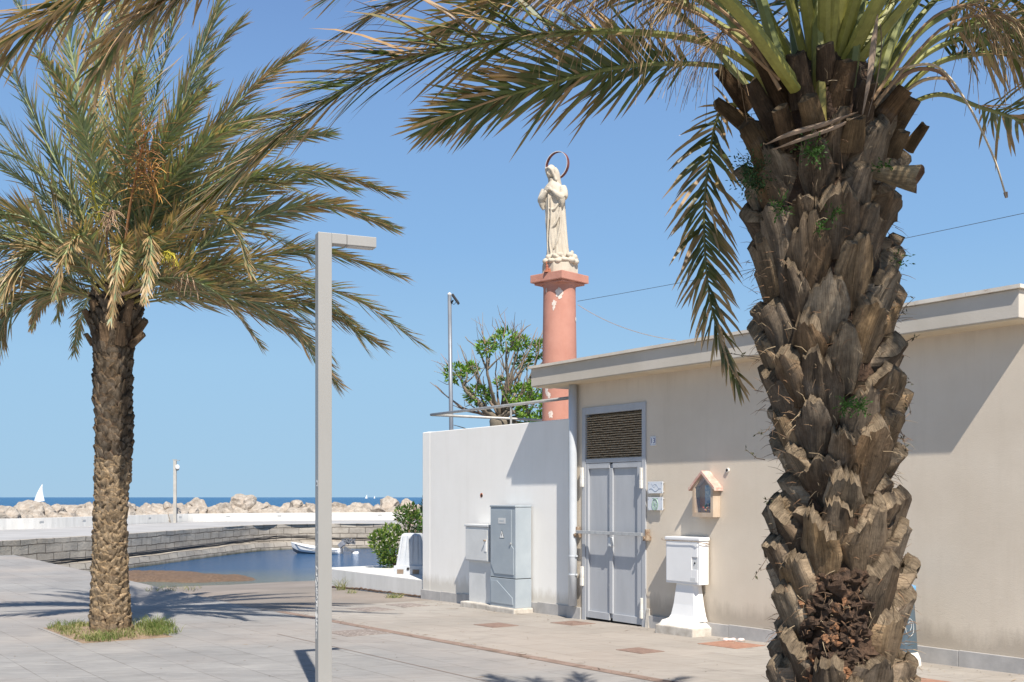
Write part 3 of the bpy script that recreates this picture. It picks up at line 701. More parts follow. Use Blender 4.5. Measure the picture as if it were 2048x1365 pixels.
# railing
rt, rz_ = W(862, 830, -.45)
rl = thing('terrace_railing', 'thin galvanised tube railing turning a corner above the white wall', 'railing', Tw(rt, -.45, 2.3), ROTW)
mb = MB(); mb.tube([Tw(rt, -.45, rz_), Tw(tL - .3, -.45, rz_)], .026, 10); build('handrail', mb, MT['rail'], rl, smooth=True)
mb = MB(); mb.tube([Tw(rt, -.45, rz_), Tw(rt, -7.5, rz_)], .026, 10); build('handrail', mb, MT['rail'], rl, smooth=True)
for d_ in ((W(1022, 830, -.45)[0], -.45), (rt, -3.2), (rt, -6.0)):
    mb = MB(); mb.tube([Tw(d_[0] if d_[1] == -.45 else rt - .03, d_[1], 2.0), Tw(d_[0] if d_[1] == -.45 else rt - .03, d_[1], rz_)], .017, 8); build('baluster', mb, MT['rail'], rl)

# ================================================================ COLUMN + STATUE
CC = Vector(((1119 - CX) / F * 20, 20.0, 0)); px1 = 20 / F
def zc(py): return EYE - (py - HY) / F * 20
col = thing('pink_column', 'round salmon pink column with peeling paint carrying the statue', 'column', (CC.x, CC.y, 2.3))
mb = MB(); n_ = 40
mb.lathe(CC, [(.315, 2.2), (.315, zc(838)), (.312, zc(720)), (.300, zc(640)), (.295, zc(590)), (.293, zc(578)), (.31, zc(573)), (.335, zc(568)), (.35, zc(564.5))], 40)
build('shaft', mb, MT['salmon'], col, smooth=True)
mb = MB(); zt, zb_ = zc(543) - .08, zc(560) - .07
q = .535
P = [CC + Vector((math.sin(a + .04) * q, -math.cos(a + .04) * q, 0)) for a in (0, math.pi / 2, math.pi, 3 * math.pi / 2)]
c1_ = [lerp(p, CC, .14) for p in P]
mb.hexa([p + Vector((0, 0, zb_)) for p in P] + [p + Vector((0, 0, zt)) for p in P])
mb.hexa([p + Vector((0, 0, zb_ - .04)) for p in c1_] + [p + Vector((0, 0, zb_ - .002)) for p in c1_])
build('capital', mb, MT['salmon'], col, bevel=.012)
def patch(px, py, sx, sy, seed):
    mb = MB(); rr = random.Random(seed); cen = None; ring = []
    th0 = math.asin(max(-.95, min(.95, (px - 1119) * px1 / .30))); z0 = zc(py); k = 22
    for i in range(k):
        a = 2 * math.pi * i / k; rad = .55 + .45 * rr.random()
        th = th0 + math.cos(a) * rad * sx * px1 / .30; z = z0 + math.sin(a) * rad * sy * px1
        rc = .3165 if py > 700 else .3095
        if py < 640: rc = .3015
        ring.append(mb.vert(CC + Vector((math.sin(th) * rc, -math.cos(th) * rc, z))))
    rc = .318 if py > 700 else (.311 if py >= 640 else .303)
    cv = mb.vert(CC + Vector((math.sin(th0) * rc, -math.cos(th0) * rc, z0)))
    for i in range(k): mb.face((ring[i], ring[(i + 1) % k], cv))
    build('bare_patch', mb, MT['peel'], col, recalc=False)
for i, a in enumerate([(1117, 592, 9, 13), (1107, 613, 6, 9), (1106, 622, 3, 5), (1094, 783, 5, 14), (1098, 793, 6, 7), (1101, 832, 6, 9), (1150, 641, 4, 6), (1092, 584, 2, 6)]): patch(*a, i)
# ---- statue : loft + limbs fused by voxel remesh
tilt = lambda py: 1118 - (535 - py) * .068
def SP(dx, dy, py): return Vector(((tilt(py) - CX + dx) * px1, 20.0 + dy * px1, zc(py)))
mb = MB(); FA = R(205)                                   # facing direction (towards the viewer and left)
fdir = Vector((math.cos(R(238)), math.sin(R(238)), 0)); rdir = Vector((-fdir.y, fdir.x, 0))
sect = [(528, 27, 22, 0), (520, 26, 21, 0), (510, 25, 20, 0), (495, 24, 19, 0), (470, 23, 18, 0), (445, 22.5, 17.5, 0), (425, 23, 17, 0), (408, 24, 17, 0), (395, 25, 16.5, 0), (384, 24.5, 15.5, 0), (376, 22, 14, 0), (370, 16, 12, 0), (365, 9, 9, 0)]
rings = []; nn = 96
for py, a, b, _ in spline([Vector((s[0], s[1], s[2])) for s in sect], 70) and [(v.x, v.y, v.z, 0) for v in spline([Vector((s[0], s[1], s[2])) for s in sect], 70)]:
    ring = []
    for k in range(nn):
        th = 2 * math.pi * k / nn
        dirv = rdir * math.cos(th) * a + fdir * math.sin(th) * b
        front = max(0, math.sin(th))
        low = min(1, max(0, (py - 380) / 60))
        fold = .75 * math.sin(th * 9 + (py - 400) * .013 * math.cos(th) * 3 + .8 * math.sin(th * 3)) * (1.5 * low) + math.sin(th * 19 + py * .03) * .55 * low
        fold += front * 1.5 * low * math.sin((py * .45 + 34 * math.cos(th)) * .16 + math.cos(th) * 2)          # swags across the front
        flare = 1 + .10 * max(0, (py - 500) / 30)
        p = SP(0, 0, py) + dirv * (px1 * flare) * .93 + dirv.normalized() * fold * px1
        ring.append(mb.vert(p))
    rings.append(ring)
for a, b in zip(rings, rings[1:]):
    for k in range(nn): mb.face((a[k], a[(k + 1) % nn], b[(k + 1) % nn], b[k]))
mb.face(rings[0][::-1]); mb.face(rings[-1])
def L3(r_, f_, py): return SP(0, 0, py) + (rdir * r_ + fdir * f_) * px1
for s_, pr in ((1, [(19, 8, 400), (15, 13, 412), (6, 17.5, 424), (-5, 18, 420)]), (1, [(20, 7, 404), (17, 12, 428), (8, 17, 452), (-4, 18, 462)]), (1, [(19, 8, 410), (17, 12, 450), (10, 17, 484), (1, 19, 502)]), (1, [(-3, 18, 392), (-6, 17.5, 430), (-12, 16, 470), (-15, 16, 515)]), (1, [(2, 18, 396), (0, 18.5, 440), (-7, 18.5, 485), (-4, 20, 522)])):
    mb.tube(spline([L3(*q_) for q_ in pr], 16), [1.3 * px1 + 1.0 * px1 * math.sin(math.pi * i_ / 15) for i_ in range(16)], 8)
# arms: shoulders -> elbows -> hands on the chest
for s in (-1, 1):
    sh = L3(20 * s, 0, 378); el = L3(25 * s, 9, 402); wr = L3(7 * s, 18, 386); hd = L3(-4 * s, 20, 379)
    mb.tube(spline([sh, L3(24 * s, 3, 390), el], 8), [8 * px1, 8 * px1, 8.5 * px1, 8.5 * px1, 8.5 * px1, 9 * px1, 9 * px1, 8 * px1], 12)
    mb.tube(spline([el, L3(17 * s, 16, 396), wr], 8), [8.5 * px1, 8.5 * px1, 8 * px1, 7 * px1, 6 * px1, 5 * px1, 4.5 * px1, 4 * px1], 12)
    mb.ell(lerp(wr, hd, .35), (3.6 * px1, 2.6 * px1, 3.6 * px1), 10, 8)
    for fi in range(4):
        b0 = lerp(wr, hd, .4) + Vector((0, 0, (1.6 - fi * 1.35) * px1)); e0 = hd + Vector((0, 0, (2.6 - fi * 1.8) * px1)) + fdir * .3 * px1
        mb.tube([b0, lerp(b0, e0, .6) + fdir * .9 * px1, e0], [1.15 * px1, 1.0 * px1, .7 * px1], 7)
    mb.tube([lerp(wr, hd, .2), lerp(wr, hd, .4) + Vector((0, 0, 4.6 * px1)) + fdir * .8 * px1], [1.3 * px1, .8 * px1], 7)
    # hanging sleeve
    mb.tube(spline([L3(22 * s, 11, 398), L3(23 * s, 11, 410), L3(21 * s, 10, 420)], 6), [8 * px1, 7.5 * px1, 6.5 * px1, 5 * px1, 3.5 * px1, 2 * px1], 12)
# neck, head, hair and veil
mb.tube([L3(0, 1, 374), L3(-1, 3, 358)], [6.5 * px1, 5.2 * px1], 14)
HC = L3(-1, 4.5, 345)
hz = Matrix.Rotation(math.atan2(fdir.y, fdir.x) + R(-22), 3, 'Z') @ Matrix.Rotation(R(18), 3, 'Y')      # local +X is where the face looks
def H(x, y, z): return HC + hz @ (Vector((x, y, z)) * px1)
mb.ell(HC, (8.6 * px1, 7.4 * px1, 11 * px1), 20, 14, xf=hz)
mb.ell(H(6.2, 0, -5), (2.6 * px1, 4.4 * px1, 4.6 * px1), 12, 8, xf=hz)            # jaw
mb.tube([H(8.2, 0, 2), H(10.4, 0, -2.0), H(8.6, 0, -2.6)], [1.0 * px1, 1.4 * px1, 1.1 * px1], 8)      # nose
for s in (-1, 1):
    mb.tube([H(8.2, 1.2 * s, 3.0), H(8.0, 3.2 * s, 3.4), H(6.6, 5.2 * s, 2.4)], [.8 * px1] * 3, 6)    # brow
    mb.ell(H(7.7, 2.9 * s, 1.0), (1.0 * px1, 1.5 * px1, .8 * px1), 8, 6, xf=hz)                        # eyelid
    mb.tube(spline([H(6.5, 3 * s, 9.5), H(4.5, 7.2 * s, 4), H(3.0, 8.2 * s, -4), H(1, 8.5 * s, -12), H(1, 11 * s, -20)], 12), [3.0 * px1] * 12, 10)
mb.tube([H(8.6, -1.7, -5.2), H(9.2, 0, -4.9), H(8.6, 1.7, -5.2)], [.75 * px1] * 3, 6)               # mouth
mb.ell(H(-2.2, 0, 2.6), (9.4 * px1, 8.9 * px1, 11.2 * px1), 20, 14, xf=hz)                             # veil over the hair
mb.tube(spline([H(-6, 0, 4), H(-9, 0, -6), L3(0, -9, 366), L3(0, -13, 378)], 10), [8 * px1, 8.5 * px1, 9 * px1, 9.5 * px1, 10 * px1, 11 * px1, 12 * px1, 12 * px1, 12 * px1, 12 * px1], 16)
mb.tube(spline([H(4.5, -7.0, 6), H(6.8, 0, 9.2), H(4.5, 7.0, 6)], 9), [1.6 * px1] * 9, 8)
# cloud base with cherub lumps
rr = random.Random(5)
for i in range(34):
    a = rr.uniform(0, 2 * math.pi); ra = rr.uniform(.55, 1)
    c = Vector(((1119 - CX) * px1 + math.cos(a) * 31 * px1 * ra, 20 + math.sin(a) * 30 * px1 * ra, zc(rr.uniform(513, 528) + 3 * ra)))
    mb.ell(c, (rr.uniform(5, 9) * px1, rr.uniform(5, 9) * px1, rr.uniform(4, 7) * px1), 12, 8)
for (x_, y_, d_, a_, b_) in ((1138, 516, .22, 8, 6), (1147, 520, .20, 7, 7), (1150, 529, .20, 7, 6), (1140, 527, .27, 9, 6), (1128, 526, .28, 9, 5), (1096, 520, .20, 6, 6), (1090, 528, .20, 6, 6), (1102, 528, .27, 8, 5), (1114, 529, .29, 8, 5), (1143, 510, .15, 4, 5)):
    mb.ell(Vector(((x_ - CX) * px1, 20 - d_, zc(y_))), (a_ * px1, 7 * px1, b_ * px1), 12, 8)
mb.ell(Vector(((1119 - CX) * px1, 20, zc(530))), (32 * px1, 29 * px1, 7 * px1), 24, 10)
mb.ell(Vector(((1113 - CX) * px1, 19.72, zc(521))), (3.4 * px1, 5 * px1, 2.4 * px1), 10, 8)
mb.ell(Vector(((1124 - CX) * px1, 19.74, zc(520))), (3.4 * px1, 5 * px1, 2.4 * px1), 10, 8)
st = thing('madonna_statue', 'pale stone statue of a veiled woman with hands on her chest on the column', 'statue', (CC.x, CC.y, zt + .001))
fig = build('figure', mb, MT['marble'], st, cols=False)
rm = fig.modifiers.new('fuse', 'REMESH'); rm.mode = 'VOXEL'; rm.voxel_size = .0095; rm.use_smooth_shade = True
sm = fig.modifiers.new('soft', 'SMOOTH'); sm.factor = .5; sm.iterations = 1
bpy.context.view_layer.update()
me2 = bpy.data.meshes.new_from_object(fig.evaluated_get(bpy.context.evaluated_depsgraph_get())); fig.modifiers.clear(); fig.data = me2
mb = MB(); k = 12
ring0 = [Vector(((1120 - CX) * px1 + math.cos(2 * math.pi * (i + .5) / 8) * .345, 20 + math.sin(2 * math.pi * (i + .5) / 8) * .34, 0)) for i in range(8)]
a = [mb.vert(p + Vector((0, 0, zt + .001))) for p in ring0]; b = [mb.vert(lerp(p, CC, .04) * 1.0 + Vector((0, 0, 0)) if False else Vector((p.x, p.y, zc(531)))) for p in ring0]
for i in range(8): mb.face((a[i], a[(i + 1) % 8], b[(i + 1) % 8], b[i]))
mb.face(a[::-1]); mb.face(b); build('base_block', mb, MT['marble'], st, bevel=.01)
hc = at(1114.5, 331, 20.15); hx = Vector((math.cos(R(-38)), math.sin(R(-38)), 0)); hn = Vector((-hx.y, hx.x, 0)); hw = 24.0 / math.cos(R(24)) * px1; hh = 27.5 * px1
mb = MB(); kk = 48; rr_ = []
for i in range(kk):
    a = 2 * math.pi * i / kk; d_ = hx * math.cos(a) + Vector((0, 0, 1)) * math.sin(a)
    rr_.append([mb.vert(hc + d_ * (hh - o1) + hn * o2) for o1, o2 in ((0, -.035), (.012, -.035), (.012, .035), (0, .035))])
for i in range(kk):
    a, b = rr_[i], rr_[(i + 1) % kk]
    for j in range(4): mb.face((a[j], b[j], b[(j + 1) % 4], a[(j + 1) % 4]), 1 if j == 0 else 0)
mb.tube([hc - Vector((0, 0, hh)), hc - Vector((0, 0, hh + .12))], .012, 6)
build('halo_ring', mb, [MT['halo'], MT['halo_edge']], st, recalc=False)
# lantern at the statue's foot
c = Vector(((1094 - CX) / F * 19.72, 19.72, zt + .005)); lt = thing('grave_lantern', 'small rusty red lantern standing at the foot of the statue', 'lantern', c)
mb = MB(); mb.box(-.05, .05, -.04, .04, 0, .025, xf=Matrix.Translation(c)); mb.lathe(c, [(.03, .025), (.026, .10), (.03, .105), (.012, .14)], 10); mb.lathe(c + Vector((.045, -.01, 0)), [(.022, .0), (.02, .05), (.008, .07)], 8)
build('lantern_body', mb, MT['lantern_red'], lt)
mb = MB(); mb.tube([c + Vector((-.01, 0, .14)), c + Vector((-.01, 0, .20))], .008, 6); mb.tube([c + Vector((-.03, 0, .175)), c + Vector((.01, 0, .175))], .008, 6); build('cross_finial', mb, MT['lantern_red'], lt)
# wires
def cable(name, label, a, b, sag, r, mat):
    pts = [a.lerp(b, i / 30) - Vector((0, 0, sag * 4 * (i / 30) * (1 - i / 30))) for i in range(31)]
    mb = MB(); mb.tube(pts, r, 5); return tag(build(name, mb, mat, loc=a), label, 'cable')
cable('overhead_cable', 'thin dark cable running from the column to the right edge behind the palm', at(1155, 603, 20.0), at(2300, 372, 13.5), .05, .004, MT['dark'])
cable('guy_wire', 'thin pale slack wire from the pink column down to the flat roof', at(1156, 610, 20.0), at(1352, 681, 15.0), .10, .007, MT['steel'])

# ================================================================ WALL FITTINGS
def emptyw(name, label, cat, t, d, z): return thing(name, label, cat, Tw(t, d, z), ROTW)
# number plate
c0, c1 = W(1301, 875, .01), W(1311, 890, .01); tm, zm = (c0[0] + c1[0]) / 2, (c0[1] + c1[1]) / 2
np_ = emptyw('house_number_plate', 'small white house number plate reading 13 beside the grey door', 'number plate', tm, 0, zm)
mb = MB(); hw_, hh_ = .058, .062; pts = [(-hw_, -hh_ + .012), (-hw_ + .012, -hh_), (hw_ - .012, -hh_), (hw_, -hh_ + .012), (hw_, hh_ - .012), (hw_ - .012, hh_), (-hw_ + .012, hh_), (-hw_, hh_ - .012)]
def prism(mb, tm, zm, pts, d0, d1, m=0):
    a = [mb.vert(Tw(tm - x, d0, zm + y)) for x, y in pts]; b = [mb.vert(Tw(tm - x, d1, zm + y)) for x, y in pts]; k = len(pts)
    for i in range(k): mb.face((a[i], a[(i + 1) % k], b[(i + 1) % k], b[i]), m)
    mb.face(a[::-1], m); mb.face(b, m)
prism(mb, tm, zm, pts, .001, .012); build('plate', mb, MT['whitepaint'], np_)
mb = MB()
for (x0, x1, y0, y1) in ((-hw_ + .006, hw_ - .006, hh_ - .012, hh_ - .009), (-hw_ + .006, hw_ - .006, -hh_ + .009, -hh_ + .012), (-hw_ + .006, -hw_ + .009, -hh_ + .0125, hh_ - .0125), (hw_ - .009, hw_ - .006, -hh_ + .0125, hh_ - .0125)):
    prism(mb, tm, zm, [(x0, y0), (x1, y0), (x1, y1), (x0, y1)], .012, .0135)
build('blue_border', mb, MT['blue_ink'], np_)
text_part('digits', '13', .10, wmtx(tm, .0135, zm), MT['blue_ink'], np_, .001)
# acrylic plaques
for (xa, ya, xb, yb, lab, kind) in ((1297, 962, 1327, 989, 'square pale acrylic plaque with a blue wave drawing, the upper of two', 0), (1297, 993, 1327, 1023, 'square pale acrylic plaque with a green oval emblem, the lower of two', 1)):
    a, b = W(xa, ya, .03), W(xb, yb, .03); tm = (a[0] + b[0]) / 2; zm = (a[1] + b[1]) / 2; hw_ = abs(a[0] - b[0]) / 2; hh_ = abs(a[1] - b[1]) / 2 - .012
    pq = emptyw('wall_plaque', lab, 'plaque', tm, 0, zm)
    mb = MB(); prism(mb, tm, zm, [(-hw_, -hh_), (hw_, -hh_), (hw_, hh_), (-hw_, hh_)], .035, .045); build('panel', mb, MT['plate'], pq, bevel=.002)
    for sx in (-1, 1):
        for sz in (-1, 1):
            mb = MB(); x_, z_ = tm - sx * (hw_ - .02), zm + sz * (hh_ - .02); mb.tube([Tw(x_, .001, z_), Tw(x_, .049, z_)], .0065, 8); build('standoff_bolt', mb, MT['steel'], pq)
    if kind == 0:
        mb = MB(); pts = [Tw(tm - lerp(-hw_ * .8, hw_ * .8, i / 20), .0465, zm - .03 + .018 * math.sin(i * .42)) for i in range(21)]; mb.tube(pts, .003, 5)
        pts = [Tw(tm - lerp(-hw_ * .3, hw_ * .6, i / 16), .0465, zm + .015 + .03 * math.sin(i * .28)) for i in range(17)]; mb.tube(pts, .0016, 5)
        pts = [Tw(tm - lerp(-hw_ * .5, hw_ * .2, i / 16), .0465, zm + .028 + .024 * math.cos(i * .35)) for i in range(17)]; mb.tube(pts, .0016, 5)
        build('wave_drawing', mb, MT['ink_grey'], pq)
    else:
        mb = MB()
        for ra in (1.0, .78): mb.tube([Tw(tm - math.cos(2 * math.pi * i / 36) * .055 * ra, .0465, zm - .01 + math.sin(2 * math.pi * i / 36) * .075 * ra) for i in range(37)], .006 if ra == 1 else .0025, 5)
        for k in range(8):
            aa = k * math.pi / 4; mb.tube([Tw(tm, .0462, zm - .01), Tw(tm - math.cos(aa) * .036, .0465, zm - .01 + math.sin(aa) * .05)], .0035, 5)
        prism(mb, tm, zm + hh_ * .8, [(-.06, -.003), (.06, -.003), (.06, .003), (-.06, .003)], .0452, .0462)
        build('oval_emblem', mb, MT['green_ink'], pq)
# shrine: box on the wall with gable roof
sa, sb = W(1386, 1034, .115), W(1427, 1038, .115)
hw_ = abs(sa[0] - sb[0]) / 2 ; tm = (sa[0] + sb[0]) / 2; z0 = sa[1]
ze = W(1407, 974, .115)[1]; zap = W(1403, 942, .13)[1]; DP = .125
shr = emptyw('wall_shrine', 'small wooden wall shrine with pink gabled roof and glass front', 'shrine', tm, 0, z0)
mb = MB(); th = .018
mb.wbox(tm - hw_, tm + hw_, 0.002, DP - .02, z0, z0 + th); mb.wbox(tm - hw_, tm - hw_ + th, 0.002, DP - .02, z0 + th, ze); mb.wbox(tm + hw_ - th, tm + hw_, 0.002, DP - .02, z0 + th, ze)
build('case', mb, MT['wood_pale'], shr)
mb = MB(); g0 = [(-hw_ + th, z0 + th), (hw_ - th, z0 + th), (hw_ - th, ze), (0, ze + hw_ * .95), (-hw_ + th, ze)]
prism(mb, tm, 0, g0, .004, .012); build('back_panel', mb, MT['wood_in'], shr)
fr = build('glass_door', (lambda q: (prism(q, tm, 0, [(-hw_ + .04, z0 + .05), (hw_ - .04, z0 + .05), (hw_ - .04, ze - .0), (0, ze + hw_ * .78), (-hw_ + .04, ze - .0)], DP - .008, DP - .004), q)[1])(MB()), MT['glass'], shr)
outl = [(-hw_, z0), (hw_, z0), (hw_, ze), (0, ze + hw_ * 1.05), (-hw_, ze)]; inl = [(-hw_ + .042, z0 + .055), (hw_ - .042, z0 + .055), (hw_ - .042, ze - .012), (0, ze + hw_ * .72), (-hw_ + .042, ze - .012)]
mb = MB()
for i in range(5):
    j = (i + 1) % 5; q = [outl[i], outl[j], inl[j], inl[i]]
    prism(mb, tm, 0, q, DP - .019, DP)
build('door_surround', mb, MT['wood_pale'], shr)
mb = MB(); ov = .05; rt_ = .03
for s in (-1, 1):
    a = (0, zap + .0); b = (s * (hw_ + ov), zap - (hw_ + ov) * .92)
    pts = [a, b, (b[0], b[1] - rt_ * 1.3), (0, a[1] - rt_ * 1.3)]
    if s < 0: pts = pts[::-1]
    prism(mb, tm, 0, pts, .002 if s > 0 else .003, DP + .025)
build('gable_roof', mb, MT['wood_red'], shr)
mb = MB(); mb.wbox(tm - .05, tm + .05, .03, .034, z0 + .12, z0 + .40); build('devotional_card', mb, surf('card_print', (.08, .16, .30), (.50, .52, .50), 22, .5, 0), shr)
mb = MB(); rr = random.Random(9)
for i in range(40):
    p = Tw(tm + rr.uniform(-.09, .06) - .03, rr.uniform(.04, .09), z0 + .04 + rr.uniform(0, .13)); cc = rr.choice([(.6, .1, .03), (.65, .35, .03), (.55, .2, .25), (.08, .2, .04), (.08, .2, .04), (.7, .6, .4)])
    mb.ell(p, (.014, .014, .012), 6, 4, col=cc)
build('flower_bunch', mb, MT['flower'], shr)
# meter cabinet on flared pedestal (white box)
def cabinet_door_shape(mb, t0, t1, z0, z1, d0, d1): mb.wbox(t0, t1, d0, d1, z0, z1)
DW = .19
a = W(1332, 1165, DW); b = W(1399, 1170, DW); zt_ = W(1365, 1082, DW)[1]; zb_ = W(1365, 1168, DW)[1]
t0, t1 = b[0], a[0]
wc = emptyw('meter_cabinet', 'white meter cabinet raised on a flared concrete pedestal below the shrine', 'cabinet', (t0 + t1) / 2, DW / 2, gz(t0))
mb = MB(); mb.wbox(t0, t1, .03, DW, zb_, zt_); cb = build('cabinet_box', mb, MT['cab_white'], wc, bevel=.006)
mb = MB(); mb.wbox(t0 - .012, t1 + .012, .02, DW + .015, zt_ + .003, zt_ + .05); build('lid', mb, MT['cab_white'], wc, bevel=.012)
mb = MB(); hx0 = t0 + .03; mb.wbox(hx0 + .10, t1 - .02, DW + .001, DW + .012, zb_ + .03, zt_ - .03)
mb.wbox(hx0, hx0 + .099, DW + .001, DW + .012, zb_ + .03, zb_ + .19); mb.wbox(hx0, hx0 + .099, DW + .001, DW + .012, zt_ - .20, zt_ - .03)
dr = build('cabinet_door', mb, MT['cab_white'], wc, bevel=.003)
mb = MB(); mb.wbox(hx0 + .005, hx0 + .095, DW + .0005, DW + .002, zb_ + .195, zt_ - .205); build('latch_recess', mb, MT['cab_pale'], dr)
mb = MB(); mb.tube([Tw(hx0 + .05, DW, (zb_ + zt_) / 2), Tw(hx0 + .05, DW + .01, (zb_ + zt_) / 2)], .012, 8); build('lock', mb, MT['dark'], dr)
mb = MB(); mb.wbox(hx0 + .03, hx0 + .12, DW + .012, DW + .014, zb_ + .05, zb_ + .09); build('maker_label', mb, MT['cab_pale'], dr)
mb = MB(); gzt = gz(t0); cbz = gzt + .17; w0 = (t1 - t0) / 2; tc = (t0 + t1) / 2
prof = [(cbz, .94 * w0, .03, .22), (cbz + .06, .85 * w0, .03, .19), (cbz + .20, .76 * w0, .04, .17), (zb_ - .002, .64 * w0, .05, .155)]
rings = []
for z_, hw2, db, df in prof:
    c_ = .05
    rings.append([mb.vert(Tw(tc + x, d_, z_)) for x, d_ in ((hw2, db), (hw2, df - c_), (hw2 - c_, df), (-hw2 + c_, df), (-hw2, df - c_), (-hw2, db))])
for r1_, r2_ in zip(rings, rings[1:]):
    for i in range(6): mb.face((r1_[i], r1_[(i + 1) % 6], r2_[(i + 1) % 6], r2_[i]))
build('pedestal', mb, MT['cab_white'], wc)
mb = MB(); bx0, bx1 = W(1385, 1250, .36)[0], W(1310, 1240, .36)[0]
mb.wbox(bx0, bx1, .0, .36, gzt - .2, gzt + .105); build('concrete_base', mb, MT['concrete'], wc, bevel=.015)
mb = MB(); n1, n2 = 22, 10; gg = []
for i in range(n1 + 1):
    row = []
    for j in range(n2 + 1):
        e1, e2 = i / n1 * 2 - 1, j / n2; ed = min(1, 4 * min(1 - abs(e1), 1 - abs(2 * e2 - 1)) + .0)
        row.append(mb.vert(Tw(lerp(bx0 + .02, bx1 - .02, i / n1), lerp(.01, .345, e2), gzt + .10 + .075 * ed * (1 + .6 * noise.noise(Vector((i * .4, j * .5, 0)))))))
    gg.append(row)
for i in range(n1):
    for j in range(n2): mb.face((gg[i][j], gg[i + 1][j], gg[i + 1][j + 1], gg[i][j + 1]))
build('mortar_bed', mb, MT['lime'], wc, smooth=True)
mb = MB(); pts = spline([Tw(t1 + .05, DW + .02, zt_ + .03), Tw(t1, DW + .03, zt_ + .0), Tw(t0 + .1, DW + .03, zt_ - .0), Tw(t0 - .02, DW + .02, zt_ - .01), Tw(t0 - .02, DW - .15, zt_ - .04), Tw(t0 - .02, .1, zt_ - .02)], 30); mb.tube(pts, .004, 5); build('tie_wire', mb, MT['rust'], wc)
# tall grey distribution cabinet
DG = .33
a = W(981, 1200, DG - .07); b = W(1031, 1213, DG - .07); t0, t1 = b[0], a[0]; gzt = gz((t0 + t1) / 2)
zt_ = W(1031, 1012.5, DG - .07)[1]; zb_ = W(1031, 1208, DG - .07)[1]; zb_ = gzt + .08; zs = W(1031, 1159, DG - .07)[1]; DF = DG - .07; DB = -.04
gc = emptyw('distribution_cabinet', 'tall grey electric distribution cabinet against the white wall with warning triangle', 'cabinet', (t0 + t1) / 2, DF / 2, gzt)
mb = MB(); mb.wbox(t0, t1, DB, DF, zs + .006, zt_ - .02); build('upper_body', mb, MT['cab_grey'], gc, bevel=.006)
mb = MB(); mb.wbox(t0 - .006, t1 + .006, DB, DF + .006, zb_, zs - .006); build('lower_body', mb, MT['cab_grey'], gc, bevel=.006)
mb = MB(); mb.wbox(t0 - .008, t1 + .008, DB, DF + .012, zt_ - .019, zt_ + .01); build('top_cap', mb, MT['cab_grey'], gc, bevel=.008)
mb = MB(); mb.wbox(t0 + .005, t1 - .005, DB, DF - .01, zs - .008, zs + .008); build('joint_gap', mb, MT['dark'], gc)
tr_ = t1 - t0
mb = MB(); prism(mb, t0, 0, [(-.04 - .0, zs + .06), (-tr_ + .13, zs + .06), (-tr_ + .02, zs + .22), (-tr_ + .02, zt_ - .06), (-.10, zt_ - .06), (-.10, zt_ - .62), (-.04, zt_ - .66)], DF + .001, DF + .012)
gd = build('cabinet_door', mb, MT['cab_grey'], gc, bevel=.004)
mb = MB(); cz = W(1005, 1042, DF)[1]; ct = W(1005, 1042, DF)[0]; mb.wbox(ct - .10, ct + .10, DF + .0125, DF + .015, cz - .045, cz + .045); pl = build('name_plate', mb, MT['cab_pale'], gd)
mb = MB()
for i in range(7): mb.wbox(ct - .055 + i * .018, ct - .045 + i * .018, DF + .0152, DF + .0165, cz - .012, cz + .012)
build('plate_relief', mb, MT['cab_grey'], gd)
cz, ct = W(1005, 1069, DF)[1], W(1005, 1069, DF)[0]
mb = MB(); prism(mb, ct, cz, [(-.068, -.062), (.068, -.062), (0, .072)], DF + .0125, DF + .0145); build('warning_triangle', mb, MT['dark'], gd)
mb = MB(); prism(mb, ct, cz - .002, [(-.056, -.053), (.056, -.053), (0, .058)], DF + .015, DF + .0165); build('warning_triangle_face', mb, MT['whitepaint'], gd)
mb = MB(); prism(mb, ct, cz - .01, [(.004, .035), (-.014, -.002), (-.003, .0), (-.010, -.034), (.014, .008), (.003, .006)], DF + .017, DF + .018); build('lightning_bolt', mb, MT['dark'], gd)
mb = MB(); c = W(1023, 1088, DF); mb.tube([Tw(c[0], DF + .012, c[1]), Tw(c[0], DF + .03, c[1])], .018, 10); build('lock', mb, MT['steel'], gd)
mb = MB(); prism(mb, t0, 0, [(-.05, zb_ + .05), (-tr_ + .03, zb_ + .05), (-tr_ + .03, zs - .05), (-tr_ + .15 + .05, zs - .05), (-.07, zb_ + .16)][::1], DF + .007, DF + .016); build('lower_panel', mb, MT['cab_grey'], gc, bevel=.003)
# pale meter box left of it
a = W(931, 1122, .20); b = W(976, 1127, .20); s0, s1 = b[0] - .02, a[0]; zt2 = W(931, 1051, .20)[1]; zb2 = W(931, 1121, .20)[1]; DS = .20
sc_ = emptyw('meter_box', 'pale grey meter box on a slim pedestal left of the tall grey cabinet', 'cabinet', (s0 + s1) / 2, .05, gz(s0))
mb = MB(); mb.wbox(s0, s1, -.04, DS, zb2, zt2 - .02); build('cabinet_box', mb, MT['cab_pale'], sc_, bevel=.006)
mb = MB(); mb.wbox(s0 - .012, s1 + .012, -.04, DS + .02, zt2 - .018, zt2 + .022); build('lid', mb, MT['cab_pale'], sc_, bevel=.01)
mb = MB(); mb.wbox(s0 + .03, s1 - .02, DS + .001, DS + .012, zb2 + .02, zt2 - .06); dd = build('cabinet_door', mb, MT['cab_pale'], sc_, bevel=.003)
mb = MB(); mb.wbox(s0 + .045, s0 + .10, DS + .0125, DS + .02, zb2 + .17, zb2 + .36); build('latch', mb, MT['cab_white'], dd)
mb = MB(); mb.tube([Tw(s0 + .06, DS + .02, zb2 + .35), Tw(s0 + .06, DS + .06, zb2 + .35)], .014, 8); build('lock', mb, MT['rust'], dd)
mb = MB(); mb.wbox(s0 + .02, s1 - .03, -.04, DS - .05, gz(s0) + .05, zb2 - .002); build('pedestal', mb, MT['cab_pale'], sc_, bevel=.006)
